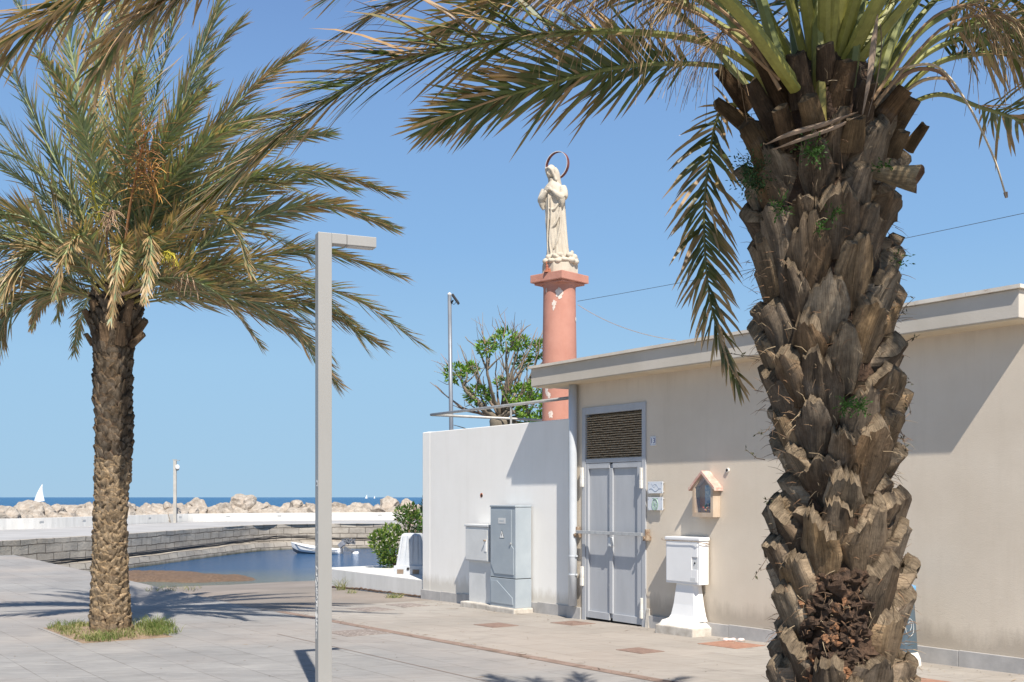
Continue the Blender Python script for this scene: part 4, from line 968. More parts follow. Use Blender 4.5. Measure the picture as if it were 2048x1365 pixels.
# shared rough concrete footing
ft = thing('concrete_footing', 'rough concrete footing under the two grey cabinets by the white wall', 'footing', Tw((t0 + s1) / 2, .1, gz(t0)), ROTW)
mb = MB(); zz = gz(t0)
mb.wbox(t0 - .06, t1 - .02, -.04, DG, zz - .1, zz + .075); mb.wbox(t1 - .015, s1 + .06, -.04, DG - .06, zz - .1, zz + .07); build('footing_block', mb, MT['concrete'], ft, bevel=.02)

# ================================================================ GROUND COVERS
def cover(px, py, a, b, mat, label, grp='square covers set in the pavement'):
    p = G(px, py); t, e = te(p); mb = MB()
    mb.hexa([TE(t - a / 2, e - b / 2, gz(t) - .01), TE(t + a / 2, e - b / 2, gz(t) - .01), TE(t + a / 2, e + b / 2, gz(t) - .01), TE(t - a / 2, e + b / 2, gz(t) - .01)] + [TE(t + sx * a / 2, e + sy * b / 2, gz(t + sx * a / 2) + .005) for sx, sy in ((-1, -1), (1, -1), (1, 1), (-1, 1))])
    tag(build('manhole_cover', mb, mat, loc=TE(t, e, gz(t))), label, 'manhole cover', grp)
cover(992, 1251, .50, .42, MT['manhole'], 'small brown square cover in the pavement in front of the tall grey cabinet')
cover(1146, 1247, .50, .42, MT['manhole'], 'small brown square cover in the pavement by the downpipe foot')
cover(1280, 1302, .44, .34, MT['manhole'], 'small brown square cover in the pavement left in front of the white cabinet')
cover(1462, 1290, .62, .48, MT['manhole_red'], 'rusty red square cover in the pavement right of the white cabinet')
cover(716, 1266, .66, .62, MT['pebble'], 'large pebbled square cover in the pavement right beside the street lamp')
cover(742, 1219, .70, .52, MT['pebble'], 'pebbled square cover farther off between street lamp and low white wall')
cover(815, 1211, .66, .48, MT['pebble'], 'pebbled square cover at the foot of the white wall corner')
cover(1880, 1372, .70, .50, MT['manhole_red'], 'rusty cover at the bottom edge right of the big palm trunk')

# ================================================================ LOW PLANTER WALL, BARRIER, BUSH
pl_ = thing('planter_wall', 'low white concrete planter wall beside the slipway left of the tall white wall', 'wall', Tw(19, -.1, gz(18)), ROTW)
PT = .09; tpe = W(646, 1160, -.1)[0]
mb = MB(); mb.wbox(16.8, tpe, -.10, -2.7, -1.2, PT); build('planter', mb, MT['white_flat'], pl_, bevel=.012)
mb = MB(); rr = random.Random(2); pts = []
for i in range(90):
    t = lerp(17.5, tpe - .02, i / 89); bumpy = .05 * abs(noise.noise(Vector((t * 5, 0, 0)))) if .2 < i / 89 < .62 else .0
    pts.append(Tw(t, -.092, rampz(t) + .03 + bumpy + .012 * noise.noise(Vector((t * 9, 3, 0)))))
mb.tube(pts, [.012 + .012 * rr.random() for _ in pts], 5, col=(.12, .075, .05)); build('brown_crack', mb, MT['twig'], pl_)
# plastic barrier
bp = at(797, 1152, 21.6) + Vector((.27, .1, 0)); bz_ = PT + .002
br = thing('plastic_barrier', 'white plastic road barrier with ribbed side standing beside the flowering bush', 'barrier', (bp.x, bp.y, bz_), R(-14))
mb = MB()
H_ = .80; pr = [(0, .30, .28), (.17, .30, .26), (.175, .265, .22), (.55, .22, .16), (.74, .20, .12), (.78, .185, .10), (.80, .15, .07)]
rings = []; KB = 88
xf = Matrix.Translation(bp * 1.0) @ Matrix.Rotation(R(-14), 4, 'Z'); xf.translation.z = bz_
for z_, hx_, hy_ in pr:
    ring = []
    k = KB
    for i in range(k):
        s = i / k * 4; sd = int(s); u_ = (s - sd) * 2 - 1; ii_ = i % 22
        rib = (-.022 if (.2 < z_ < .76 and sd in (0, 2) and ii_ in (3, 4, 8, 9, 13, 14, 18, 19)) else 0)
        x_, y_ = [(u_ * hx_, -hy_ + rib), (hx_, u_ * hy_), (-u_ * hx_, hy_ - rib), (-hx_, -u_ * hy_)][sd]
        ring.append(mb.vert(xf @ Vector((x_, y_, z_))))
    rings.append(ring)
for a, b in zip(rings, rings[1:]):
    for i in range(KB): mb.face((a[i], a[(i + 1) % KB], b[(i + 1) % KB], b[i]))
mb.face(rings[-1]); mb.face(rings[0][::-1])
build('barrier_body', mb, MT['barrier'], br, bevel=0)
for x_ in (-.16, .16):
    mb = MB(); mb.box(x_ - .065, x_ + .065, -.283, -.27, .015, .10, xf=xf); build('fork_slot', mb, surf('slot_shade_colour', (.20, .15, .11), (.27, .21, .16), 5, .9, 0), br)  # solid raised panel, the slot's inner shade put into its colour
mb = MB(); mb.tube([xf @ Vector((0, -.286, .115)), xf @ Vector((0, -.27, .115))], .028, 12); build('drain_plug', mb, MT['dark'], br)
# leaf helpers
def leafcard(mb, p, d, n_, L, wd, col):
    d = d.normalized(); s = d.cross(n_)
    if s.length < 1e-4: s = d.cross(Vector((1, 0, 0)))
    s.normalize(); up = s.cross(d)
    i = [mb.vert(p, col), mb.vert(p + d * L * .45 + s * wd / 2 + up * L * .06, col), mb.vert(p + d * L, col), mb.vert(p + d * L * .45 - s * wd / 2 + up * L * .06, col)]
    mb.face(i)
def rv(r): 
    while True:
        v = Vector((r.uniform(-1, 1), r.uniform(-1, 1), r.uniform(-1, 1)))
        if .05 < v.length < 1: return v
bu = thing('oleander_bush', 'green flowering bush with white and pink blossoms beside the white barrier', 'bush', (at(800, 1140, 23.6).x, 23.6, PT))
mb = MB(); rr = random.Random(12); mf = MB(); ms = MB()
lob = [(765, 1085, 23.4, 26, 24), (780, 1068, 23.6, 20, 18), (795, 1095, 23.5, 34, 32), (820, 1060, 23.7, 28, 30), (812, 1030, 23.8, 22, 18), (835, 1045, 23.9, 20, 24), (790, 1120, 23.6, 24, 18), (775, 1124, 23.6, 16, 14), (822, 1022, 23.9, 14, 12), (756, 1078, 23.4, 14, 14), (830, 1100, 23.9, 24, 30), (772, 1105, 23.5, 18, 18)]
for lx, ly, lY, rw, rh in lob:
    c = at(lx, ly, lY); a, b = rw / F * lY, rh / F * lY
    for i in range(int(230 * rw / 25)):
        v = rv(rr); v = v.normalized() * (v.length ** .45)
        p = c + Vector((v.x * a, v.y * a * .9, v.z * b)); g_ = rr.uniform(.6, 1.25)
        col = (.055 * g_, .125 * g_, .022 * g_) if rr.random() < .72 else (.16 * g_, .24 * g_, .045 * g_)
        if lx < 785 and rr.random() < .4: col = (.22 * g_, .30 * g_, .06 * g_)
        leafcard(mb, p, v * .7 + rv(rr) * .6 + Vector((0, 0, .5)), rv(rr), rr.uniform(.07, .12), rr.uniform(.035, .05), col)
        if rr.random() < (.16 if ly < 1048 else .016):
            cc = rr.choice([(.75, .66, .64), (.72, .55, .52), (.6, .36, .34)]) if ly < 1048 else (.8, .8, .72)
            q = p + v.normalized() * .03
            for k in range(5):
                leafcard(mf, q, rv(rr), rv(rr), .045, .035, cc)
    ms.tube(spline([Vector((at(798, 1140, 23.6).x, 23.6, .05)), at((lx + 800) / 2, 1115, 23.6), c], 8), [.03, .028, .025, .022, .018, .014, .01, .006], 6, col=(.16, .11, .07))
build('foliage', mb, MT['leaf'], bu, recalc=False); build('blossoms', mf, MT['flower'], bu, recalc=False); build('stems', ms, MT['twig'], bu)
mb = MB(); ms = MB(); base = Vector((at(838, 1100, 25.2).x, 25.2, 0)); cy = thing('conifer_shrub', 'dark green narrow conifer shrub hidden behind the white wall edge', 'shrub', base)
for i in range(900):
    h = rr.random(); v = rv(rr); rad = .34 * (1 - h ** 2) + .05
    p = base + Vector((v.x * rad + .16, v.y * rad, .05 + h * 1.5)); g_ = rr.uniform(.6, 1.2)
    leafcard(mb, p, Vector((v.x, v.y, 1.3)), rv(rr), .12, .025, (.025 * g_, .06 * g_, .035 * g_))
ms.tube([base + Vector((.16, 0, -.2)), base + Vector((.16, 0, 1.3))], [.03, .01], 6, col=(.1, .07, .05))
build('foliage', mb, MT['leaf'], cy, recalc=False); build('trunk', ms, MT['twig'], cy)

# ================================================================ POLES
sp = G(647, 1386)
Yp = 9.5; sp = Vector(((647 - CX) / F * Yp, Yp, 0)); sp.z = gz(te(sp)[0])
lp = thing('street_lamp', 'slender grey square street lamp with short flat arm and white graffiti', 'street lamp', sp, R(23))
hs = .0585; ztop = EYE + (HY - 468) / F * Yp
ang = R(23.0)    # post orientation: front face slightly turned so its left side shows
px_ = Matrix.Translation(sp) @ Matrix.Rotation(ang, 4, 'Z')
mb = MB(); 
hs = .0595
H0 = ztop - sp.z
mb.box(-hs, hs, -hs, hs, .004, H0, xf=px_)
build('post', mb, MT['post'], lp, bevel=.004)
AL = 97 / F * Yp / math.cos(ang)
mb = MB(); mb.box(hs + .001, AL * .42, -hs, hs, H0 - .088, H0, xf=px_); arm = build('arm', mb, MT['post'], lp, bevel=.004)
mb = MB(); mb.box(AL * .42 + .003, AL + .0, -hs - .002, hs + .002, H0 - .090, H0 - .002, xf=px_); hd_ = build('lamp_head', mb, MT['post'], arm, bevel=.004)
mb = MB(); mb.box(AL * .46, AL - .03, -hs + .012, hs - .012, H0 - .096, H0 - .0895, xf=px_); build('lamp_lens', mb, MT['greywhite'], hd_)
mb = MB(); mb.box(hs + .0005, hs + .0015, -.012, .012, .1, 1, xf=px_)
mb = MB(); zs_ = EYE + (HY - 967) / F * Yp - sp.z
mb.box(-hs - .0015, -hs - .0005, -.032, .016, zs_ - .026, zs_ + .026, xf=px_); stk = build('sticker', mb, MT['whitepaint'], lp)
mb = MB()
for y0_ in (-.024, -.012, .0): mb.box(-hs - .0022, -hs - .0016, y0_, y0_ + .006, zs_ - .014, zs_ + .012 + y0_ * .3, xf=px_)
build('sticker_print', mb, MT['dark'], stk)
# vertical white graffiti tag on the narrow left face: a run of looping strokes
mb = MB(); tag_strokes = [
 [(-.3, 1.00), (.5, .93), (-.6, .90), (.3, .86), (-.1, .80)], [(.1, .93), (.15, .82)],
 [(-.4, .82), (.4, .78), (.6, .74), (.1, .70), (-.5, .735), (-.3, .79), (.3, .76)],
 [(-.6, .69), (.6, .63)], [(.5, .70), (-.5, .61)], [(-.1, .70), (.0, .60)],
 [(-.6, .58), (.5, .61), (-.5, .52), (.6, .50), (-.3, .45)], [(-.6, .50), (-.5, .40), (.1, .44), (.5, .38)],
 [(-.5, .38), (.6, .35), (.5, .28), (-.4, .26), (-.6, .32)], [(.1, .40), (-.1, .22)],
 [(-.5, .22), (.5, .25), (.0, .17), (.6, .14)], [(-.6, .18), (-.2, .09), (.5, .10)], [(.2, .20), (.3, .02)], [(-.4, .12), (.2, .05), (.4, -.01)]]
zA, zB = EYE + (HY - 1122) / F * Yp - sp.z, EYE + (HY - 1276) / F * Yp - sp.z
for st_ in tag_strokes:
    pts = spline([px_ @ Vector((-hs - .0008, y_ * .05, lerp(zB, zA, z_))) for y_, z_ in st_], 6 * len(st_)); mb.tube(pts, .0027, 5)
build('graffiti_tag', mb, MT['greywhite'], lp)
mb = MB(); rr = random.Random(8)
for i in range(9):
    y_, z_ = rr.uniform(-.04, .04), EYE + (HY - rr.uniform(1050, 1115)) / F * Yp - sp.z
    mb.box(-hs - .0014, -hs - .0006, y_, y_ + rr.uniform(.006, .02), z_, z_ + rr.uniform(.003, .02), xf=px_)
build('paint_scuffs', mb, MT['greywhite'], lp)
# pier lamp
Yl = par_y(350) - .6; b0 = at(350, 1046, Yl); b0.z = PZ
pl2 = thing('pier_lamp', 'slim weathered grey post with camera on the far pier beside the palm trunk', 'lamp post', b0)
zz = EYE + (HY - 922) / F * Yl; k = Yl / F
mb = MB(); mb.box(-.105, .105, -.09, .09, 0, zz - PZ, xf=Matrix.Translation(b0)); build('post', mb, surf('weathered_post', (.34, .32, .29), (.48, .46, .42), 1.2, .8, .2, 20, .01, spots=(.42, .20, .12), spot_scale=1.2, spot_cut=.6), pl2, bevel=.01)
mb = MB(); mb.box(-.1, .32, -.09, .09, zz - PZ + .004, zz - PZ + .05, xf=Matrix.Translation(b0)); mb.box(.12, .45, -.05, .05, zz - PZ + .055, zz - PZ + .09, xf=Matrix.Translation(b0) @ Matrix.Rotation(R(-4), 4, 'Y')); build('lamp_arm', mb, MT['rail'], pl2)
mb = MB(); c = at(355, 936, Yl - .1); mb.lathe(c, [(.06, .22), (.13, .16), (.15, .05), (.15, -.02), (.11, -.12), (.04, -.17)], 16); cmr = build('camera_housing', mb, MT['cab_white'], pl2, smooth=True)
mb = MB(); mb.lathe(c + Vector((0, 0, -.10)), [(.115, .03), (.11, -.04), (.05, -.10)], 14); build('camera_dome', mb, MT['dark'], cmr, smooth=True)
# pole with floodlight behind the white wall
Yq = 24.0; b0 = Vector(((906.5 - CX) / F * Yq, Yq, -.25)); tp = Vector(((899 - CX) / F * Yq, Yq, EYE + (HY - 590) / F * Yq))
fp = thing('floodlight_pole', 'tall thin grey round pole with small black floodlight rising behind the white wall', 'pole', b0)
mb = MB(); mb.tube([b0, b0.lerp(tp, .5), tp], [.052, .047, .043], 14); build('pole', mb, surf('slate_grey_pole', (.17, .19, .22), (.22, .24, .27), 3, .45, .05, metal=.3), fp, smooth=True)
mb = MB(); mb.lathe(tp, [(.045, 0), (.045, .02), (.01, .05)], 12); build('pole_cap', mb, MT['cab_white'], fp)
c = at(908, 601, Yq - .05); mb = MB(); mb.tube([tp + Vector((.03, 0, -.20)), c + Vector((-.02, 0, -.0))], .018, 6); mb.tube(spline([tp + Vector((.05, 0, -.17)), c + Vector((0, 0, -.09)), c + Vector((.06, 0, -.02))], 8), .006, 5)
br_ = build('bracket', mb, MT['dark'], fp)
mb = MB(); mb.box(-.02, .03, -.10, .10, -.12, .12, xf=Matrix.Translation(c + Vector((.03, 0, .02))) @ Matrix.Rotation(R(-35), 4, 'Y')); build('floodlight', mb, MT['dark'], fp, bevel=.01)

# ================================================================ TREE WITH PRUNED CROWN
Yt = 26.0
tb = Vector(((1000 - CX) / F * Yt, Yt, -.25)); tree = thing('pruned_tree', 'pruned tree with bare twigs and bright green leaf clusters left of the pink column', 'tree', tb)
wood = MB(); lf = MB(); tw_ = MB(); rr = random.Random(21)
trunk_top = at(1002, 838, Yt)
wood.tube(spline([tb, at(998, 900, Yt), at(1000, 860, Yt), trunk_top], 10), [.30, .29, .27, .26, .25, .24, .24, .25, .27, .24], 12, col=(.20, .17, .13))
def limb(a, b, r0, r1, bend, n=12, cc=(.20, .165, .125)):
    mid_ = a.lerp(b, .5) + bend
    pts = spline([a, mid_, b], n); pts = [p + Vector((noise.noise(p * 3), noise.noise(p * 3 + Vector((7, 0, 0))), noise.noise(p * 3 + Vector((0, 9, 0))))) * .05 * (i not in (0, n - 1)) for i, p in enumerate(pts)]
    wood.tube(pts, [lerp(r0, r1, i / (n - 1)) for i in range(n)], 7, col=cc); return pts
clusters = [(1012, 683, .34, 120), (972, 697, .22, 60), (1040, 686, .22, 70), (912, 748, .30, 110), (944, 738, .17, 50), (956, 790, .34, 120), (1078, 700, .28, 90), (1044, 726, .22, 70), (1006, 768, .20, 60), (1038, 792, .36, 150), (1066, 815, .44, 220), (1078, 780, .34, 120), (1060, 845, .3, 90)]
for ci, (x_, y_, r_, nl) in enumerate(clusters):
    c = at(x_, y_, Yt + rr.uniform(-1.0, .9))
    st0 = trunk_top + Vector((rr.uniform(-.12, .12), rr.uniform(-.1, .1), rr.uniform(-.05, .05)))
    dx = c - st0
    pts = limb(st0, c, (.06 + .02 * rr.random()) * (1.2 if dx.x < -.8 else .8), .018, Vector((dx.x * .10 + rr.uniform(-.1, .1), dx.y * .2, -abs(dx.x) * .12 + .02 * dx.z)), 14, cc=(.22, .18, .135) if ci % 2 else (.17, .145, .11))
    if dx.length > 1.2:
        for q in range(3):
            p = pts[rr.randint(5, 11)]; e = p + Vector((rr.uniform(-.6, .6), rr.uniform(-.5, .5), rr.uniform(.3, .9)))
            limb(p, e, .028, .008, rv(rr) * .08, 8)
    for q in range(nl):
        v = rv(rr); v = v.normalized() * v.length ** .5
        p = c + Vector((v.x * r_ * .85, v.y * r_ * .85, v.z * r_ * .68)); g_ = rr.uniform(.6, 1.3)
        for w_ in range(3):
            leafcard(lf, p + rv(rr) * .05, v + rv(rr) * .8 + Vector((0, 0, .2)), rv(rr), rr.uniform(.08, .13), .045, (.11 * g_, .23 * g_, .03 * g_) if rr.random() < .55 else (.22 * g_, .36 * g_, .05 * g_))
    for q in range(12):
        p = c + rv(rr) * r_ * .8; out = (p - trunk_top); out.y *= .5; e = p + out.normalized() * rr.uniform(.1, .5) + rv(rr) * .38
        mid_ = p.lerp(e, .5) + rv(rr) * .10
        cc = rr.choice([(.30, .24, .18), (.22, .17, .13), (.34, .20, .14)])
        tw_.tube([p, mid_, e], [.011, .007, .003], 4, col=cc)
        if rr.random() < .6:
            tw_.tube([mid_, mid_ + rv(rr) * .3 + Vector((0, 0, .1))], [.006, .003], 4, col=cc)
for (x_, y_) in ((1048, 650), (1086, 660), (990, 690), (930, 800), (870, 770), (900, 810), (905, 850), (945, 700), (1070, 670), (1075, 655), (860, 765)):
    c = at(x_, y_, Yt + rr.uniform(-.6, .6)); limb(trunk_top, c, .04, .006, Vector((rr.uniform(-.2, .2), 0, rr.uniform(-.3, .0))), 12, (.24, .18, .14))
build('trunk', wood, MT['twig'], tree, smooth=True, recalc=False); build('crown', lf, MT['leaf'], tree, recalc=False); build('bare_twigs', tw_, MT['twig'], tree, recalc=False)

# ================================================================ BOAT, BUOY, SAILS
Yb = 69.5; bc = at(640, 1104, Yb); bc.z = WZ
boat = thing('motor_boat', 'small white motor boat with grey outboard moored by the stone quay', 'boat', bc, R(-8))
mw = boat.matrix_world; BL = 1.72; sec = []
mb = MB(); N_ = 22
for i in range(N_ + 1):
    s = i / N_; x_ = lerp(-BL, BL * .78, s); bw = .68 * (math.sin(min(1, s * 1.55 + .02) * math.pi / 2)) ** .75; sheer = .30 + .42 * (1 - s) ** 2.0; keel = -.18 + .34 * max(0, 1 - s * 4.5) ** 1.5
    row = []
    for (a, z_) in ((0, keel), (.55, lerp(keel, sheer, .12)), (.88, lerp(keel, sheer, .42)), (.97, lerp(keel, sheer, .62)), (1.0, sheer - .07), (1.06, sheer - .05), (1.04, sheer), (.90, sheer), (.88, sheer - .22), (0, sheer - .25)):
        row.append((a * bw, z_))
    full = [(-y_, z_) for y_, z_ in row] + [(y_, z_) for y_, z_ in row[::-1]][0:]
    sec.append([mb.vert(mw @ Vector((x_ - (.25 * (z_ - .0) * (1 - s) ** 3), y_, z_))) for y_, z_ in full])
for a, b in zip(sec, sec[1:]):
    for k in range(19):
        mb.face((a[k], b[k], b[k + 1], a[k + 1]), 1 if k in (0, 18) or k in (1, 17) else 0)
mb.face(sec[-1]); mb.face(sec[0][::-1])
build('hull', mb, [MT['hull_white'], MT['hull_grey']], boat, smooth=False, bevel=0)
mb = MB(); T_ = lambda x_, y_, z_: mw @ Vector((x_, y_, z_))
mb.box(.2, .75, -.55, .55, .16, .24, xf=mw); build('bench', mb, MT['hull_white'], boat, bevel=.01)
mb = MB(); mb.tube(spline([T_(-BL * .9, -.25, .60), T_(-1.0, -.58, .44), T_(0, -.71, .20), T_(1.2, -.71, .14)], 14), .022, 6); build('rubbing_strake', mb, MT['hull_grey'], boat)
ob = MB(); ob.box(1.34, 1.50, -.09, .09, -.15, .35, xf=mw @ Matrix.Rotation(R(0), 4, 'Y')); eng = build('outboard_bracket', ob, MT['hull_grey'], boat, bevel=.02)
ob = MB(); ob.box(-.19, .22, -.14, .14, -.11, .20, xf=mw @ Matrix.Translation((1.42, 0, .52)) @ Matrix.Rotation(R(-38), 4, 'Y')); build('outboard_motor', ob, surf('grey_outboard', (.14, .15, .18), (.24, .25, .28), 9, .4, .05), boat, bevel=.05)
ob = MB(); ob.box(-.06, .06, -.05, .05, -.75, -.08, xf=mw @ Matrix.Translation((1.50, 0, .46)) @ Matrix.Rotation(R(-62), 4, 'Y')); ob.box(-.1, .12, -.02, .02, -.80, -.66, xf=mw @ Matrix.Translation((1.50, 0, .46)) @ Matrix.Rotation(R(-62), 4, 'Y')); build('outboard_leg', ob, MT['hull_grey'], boat, bevel=.01)
c = at(711, 1103, 68.5); c.z = WZ + .04; mb = MB(); mb.ell(c, (.20, .14, .13), 14, 10); mb.ell(c + Vector((.12, 0, .06)), (.09, .07, .08), 8, 6)
tag(build('mooring_buoy', mb, MT['hull_white'], smooth=True, loc=c), 'small pale mooring float on the water behind the boat stern', 'buoy')
# dinghy clutter beyond the stern : coiled net on the ledge
c = at(697, 1090, 72.5); mb = MB(); rr = random.Random(4); c.z = -1.5
for i in range(10): mb.tube([c + Vector((rr.uniform(-.5, .5), rr.uniform(-.3, .3), rr.uniform(.0, .4))) for _ in range(4)], .03, 5)
tag(build('rope_tangle', mb, MT['hull_grey'], loc=c), 'tangle of grey rope on the quay ledge behind the boat motor', 'rope')
def sail(px, base_py, hpx, Y, label):
    c = at(px, base_py, Y); c.z = WZ; k = Y / F; Hh = hpx * k
    sb_ = thing('sailing_boat', label, 'sailing boat', c)
    mb = MB(); hl = Hh * .30; r_ = []
    for s_ in (-1, -.6, 0, .6, 1):
        wdt = (1 - abs(s_) ** 2.4) * hl * .22 + .05; r_.append([mb.vert(c + Vector((s_ * hl * .9, y_ * wdt, z_ * Hh * .04))) for y_, z_ in ((-1, 1.1), (-.7, .1), (0, -.3), (.7, .1), (1, 1.1))])
    for a, b in zip(r_, r_[1:]):
        for j in range(4): mb.face((a[j], b[j], b[j + 1], a[j + 1]))
        mb.face((a[0], a[4], b[4], b[0]))
    build('hull', mb, MT['hull_grey'], sb_)
    mb = MB(); top = c + Vector((hl * .45, 0, Hh)); foot = c + Vector((hl * .15, 0, Hh * .05)); mb.tube([foot, top], [Hh * .008, Hh * .004], 6); build('mast', mb, MT['hull_grey'], sb_)
    for nm, tack, bul in (('jib', c + Vector((-hl * 1.0, -.1, Hh * .06)), .10), ('main_sail', c + Vector((hl * .75, .2, Hh * .10)), .08)):
        mb = MB(); gg = []
        tp_ = top if nm == 'main_sail' else foot.lerp(top, .97)
        for i in range(9):
            s_ = i / 8; a = tack.lerp(tp_, s_); b = foot.lerp(tp_, s_); row = []
            for j in range(7):
                q = j / 6; p = a.lerp(b, q) + Vector((-bul * Hh * .5 * math.sin(math.pi * s_) * (1 - q) , -bul * Hh * math.sin(math.pi * q) * (1 - s_), 0)); row.append(mb.vert(p))
            gg.append(row)
        for i in range(8):
            for j in range(6): mb.face((gg[i][j], gg[i][j + 1], gg[i + 1][j + 1], gg[i + 1][j]))
        build(nm, mb, MT['whitepaint'], sb_, smooth=True, recalc=False)
sail(80, 1002, 40, 700, 'white sailing boat heeling on the open sea at the far left')
sail(733, 996.8, 9, 2600, 'tiny distant white sail on the horizon left of the white wall')
sail(749, 996.8, 6, 2900, 'tiniest distant white sail on the horizon nearest the white wall')

# ================================================================ BIN behind the big palm
bt_ = G(1806, 1332)
bn = thing('ash_bin', 'slate blue tapered bin with white foot half hidden behind the big palm trunk', 'litter bin', bt_)
base = bt_
mb = MB(); mb.lathe(base, [(.175, 0.0), (.175, .02), (.168, .08), (.145, .135), (.13, .15)], 28); build('foot', mb, MT['lime'], bn, smooth=True)
mb = MB(); mb.lathe(base, [(.138, .151), (.136, .24), (.134, .241), (.132, .244), (.134, .247), (.105, .70), (.103, .76)], 28); bb = build('bin_body', mb, MT['bin'], bn, smooth=False)
mb = MB(); mb.lathe(base, [(.122, .762), (.124, .80), (.118, .812)], 28); build('blue_ring', mb, MT['blue'], bn)
mb = MB(); mb.lathe(base, [(.03, .812), (.03, .90), (.11, .905), (.108, .935), (.05, .965)], 24); build('cap', mb, MT['bin'], bn)
mb = MB(); an0 = math.atan2(-base.y, -base.x) + .55
def onbin(a_, z_): rad = lerp(.134, .105, (z_ - .247) / .453) + .002; return base + Vector((math.cos(an0 + a_) * rad, math.sin(an0 + a_) * rad, z_))
mb.tube([onbin(.36 * math.cos(a_ / 5.), .40 + .085 * math.sin(a_ / 5.)) for a_ in range(33)], .0028, 5); mb.tube(spline([onbin(-.12, .44), onbin(.05, .46), onbin(.14, .41), onbin(.0, .37)], 12), .0025, 5)
build('swirl_emblem', mb, MT['greywhite'], bb)
# litter
c = G(1472, 1283); mb = MB(); rr = random.Random(6)
for i in range(5): mb.ell(c + Vector((rr.uniform(-.12, .12), rr.uniform(-.03, .03), .018)), (rr.uniform(.03, .05), .03, rr.uniform(.015, .025)), 7, 5)
tag(build('crumpled_tissue', mb, MT['paper'], loc=c), 'crumpled pale pink tissue lying on the rusty cover by the wall', 'litter')

# ================================================================ GRASS AND WEEDS
def blades(mb, c, n, rad, h, rr, cols, lean=.4):
    for i in range(n):
        p = c + Vector((rr.uniform(-rad, rad), rr.uniform(-rad, rad), 0)); hh = h * rr.uniform(.5, 1.2); d = Vector((rr.uniform(-lean, lean), rr.uniform(-lean, lean), 1)); s_ = Vector((rr.uniform(-1, 1), rr.uniform(-1, 1), 0)).normalized() * .004
        cc = rr.choice(cols); g_ = rr.uniform(.7, 1.2); cc = tuple(q * g_ for q in cc)
        a = mb.vert(p - s_, cc); b = mb.vert(p + s_, cc); m1 = p + d * hh * .55; m2 = p + Vector((d.x * 1.6, d.y * 1.6, .9)) * hh
        e = mb.vert(m1 + s_ * .8, cc); f_ = mb.vert(m1 - s_ * .8, cc); t_ = mb.vert(m2, cc); mb.face((a, b, e, f_)); mb.face((f_, e, t_))
bt0, bt1, be0, be1 = 14.05, 16.35, 3.30, 4.42
mb = MB(); g = []
for i in range(31):
    row = []
    for j in range(31):
        t, e = lerp(bt0, bt1, i / 30), lerp(be0, be1, j / 30); ed = min(1, 6 * min(i, j, 30 - i, 30 - j) / 30)
        row.append(mb.vert(TE(t, e, gz(t) + .006 + ed * (.035 + .03 * noise.noise(Vector((t * 3, e * 3, 0)))))))
    g.append(row)
for i in range(30):
    for j in range(30): mb.face((g[i][j], g[i][j + 1], g[i + 1][j + 1], g[i + 1][j]))
structure(build('planting_soil', mb, MT['soil'], recalc=False))
mb = MB(); kw = .05
for a in ((bt0 - kw, bt1 + kw, be0 - kw, be0), (bt0 - kw, bt1 + kw, be1, be1 + kw), (bt0 - kw, bt0, be0 + .001, be1 - .001), (bt1, bt1 + kw, be0 + .001, be1 - .001)):
    mb.hexa([TE(a[0], a[2], gz(15) - .1), TE(a[1], a[2], gz(15) - .1), TE(a[1], a[3], gz(15) - .1), TE(a[0], a[3], gz(15) - .1)] + [TE(x_, y_, gz(x_) + .008) for x_, y_ in ((a[0], a[2]), (a[1], a[2]), (a[1], a[3]), (a[0], a[3]))])
structure(build('planting_kerb', mb, MT['paving']))
mb = MB(); rr = random.Random(31)
GR = [(.10, .16, .03), (.20, .22, .07), (.34, .30, .15), (.28, .26, .11)]
for i in range(120):
    t = rr.uniform(bt0 + .04, bt1 - .1); e = rr.uniform(be0 + .05, be1 - .05)
    dpalm = (TE(t, e) - Vector((-5.36, 14.76, 0))).length
    if dpalm < .36: continue
    if e < 3.6 and rr.random() < .3: pass
    blades(mb, TE(t, e, gz(t) + .03), 26, .09, .075, rr, GR if e < 4.0 else GR[:2] + GR, .5)
for (px, py, h, n_) in ((318, 1262, .16, 260), (300, 1258, .18, 200), (130, 1258, .12, 160), (330, 1270, .12, 160), (205, 1283, .09, 200)):
    c = G(px, py); blades(mb, c + Vector((0, 0, .02)), n_, .18, h, rr, GR[:2], .5)
tag(build('grass_patch', mb, MT['grass'], recalc=False, loc=G(240, 1275)), 'short green and dry grass growing round the foot of the left palm', 'grass', kind='stuff')
def weed(name, label, c, n_, rad, h, seed):
    mb = MB(); blades(mb, c, n_, rad, h, random.Random(seed), GR[:3], .9); return tag(build(name, mb, MT['grass'], recalc=False, loc=c), label, 'weed')
def rz(p): t, e = te(p); return Vector((p.x, p.y, rampz(t)))
def onramp(px, py):
    Y = 15
    while Y < 60:
        p = at(px, py, Y); t, e = te(p)
        if p.z <= rampz(t): return Vector((p.x, p.y, rampz(t)))
        Y += .05
    return p
weed('weed', 'tallest green weed at the foot of the low white planter wall near the street lamp', onramp(682, 1181), 60, .09, .30, 1)
weed('weed', 'yellowish small weed at the middle of the planter wall foot', onramp(703, 1187), 40, .09, .10, 2)
weed('weed', 'low green weed tuft near the right end of the planter wall foot', onramp(789, 1196), 120, .14, .09, 3)
weed('weed', 'weeds growing at the pavement edge in the palm shadow', G(350, 1180), 120, .5, .10, 4)

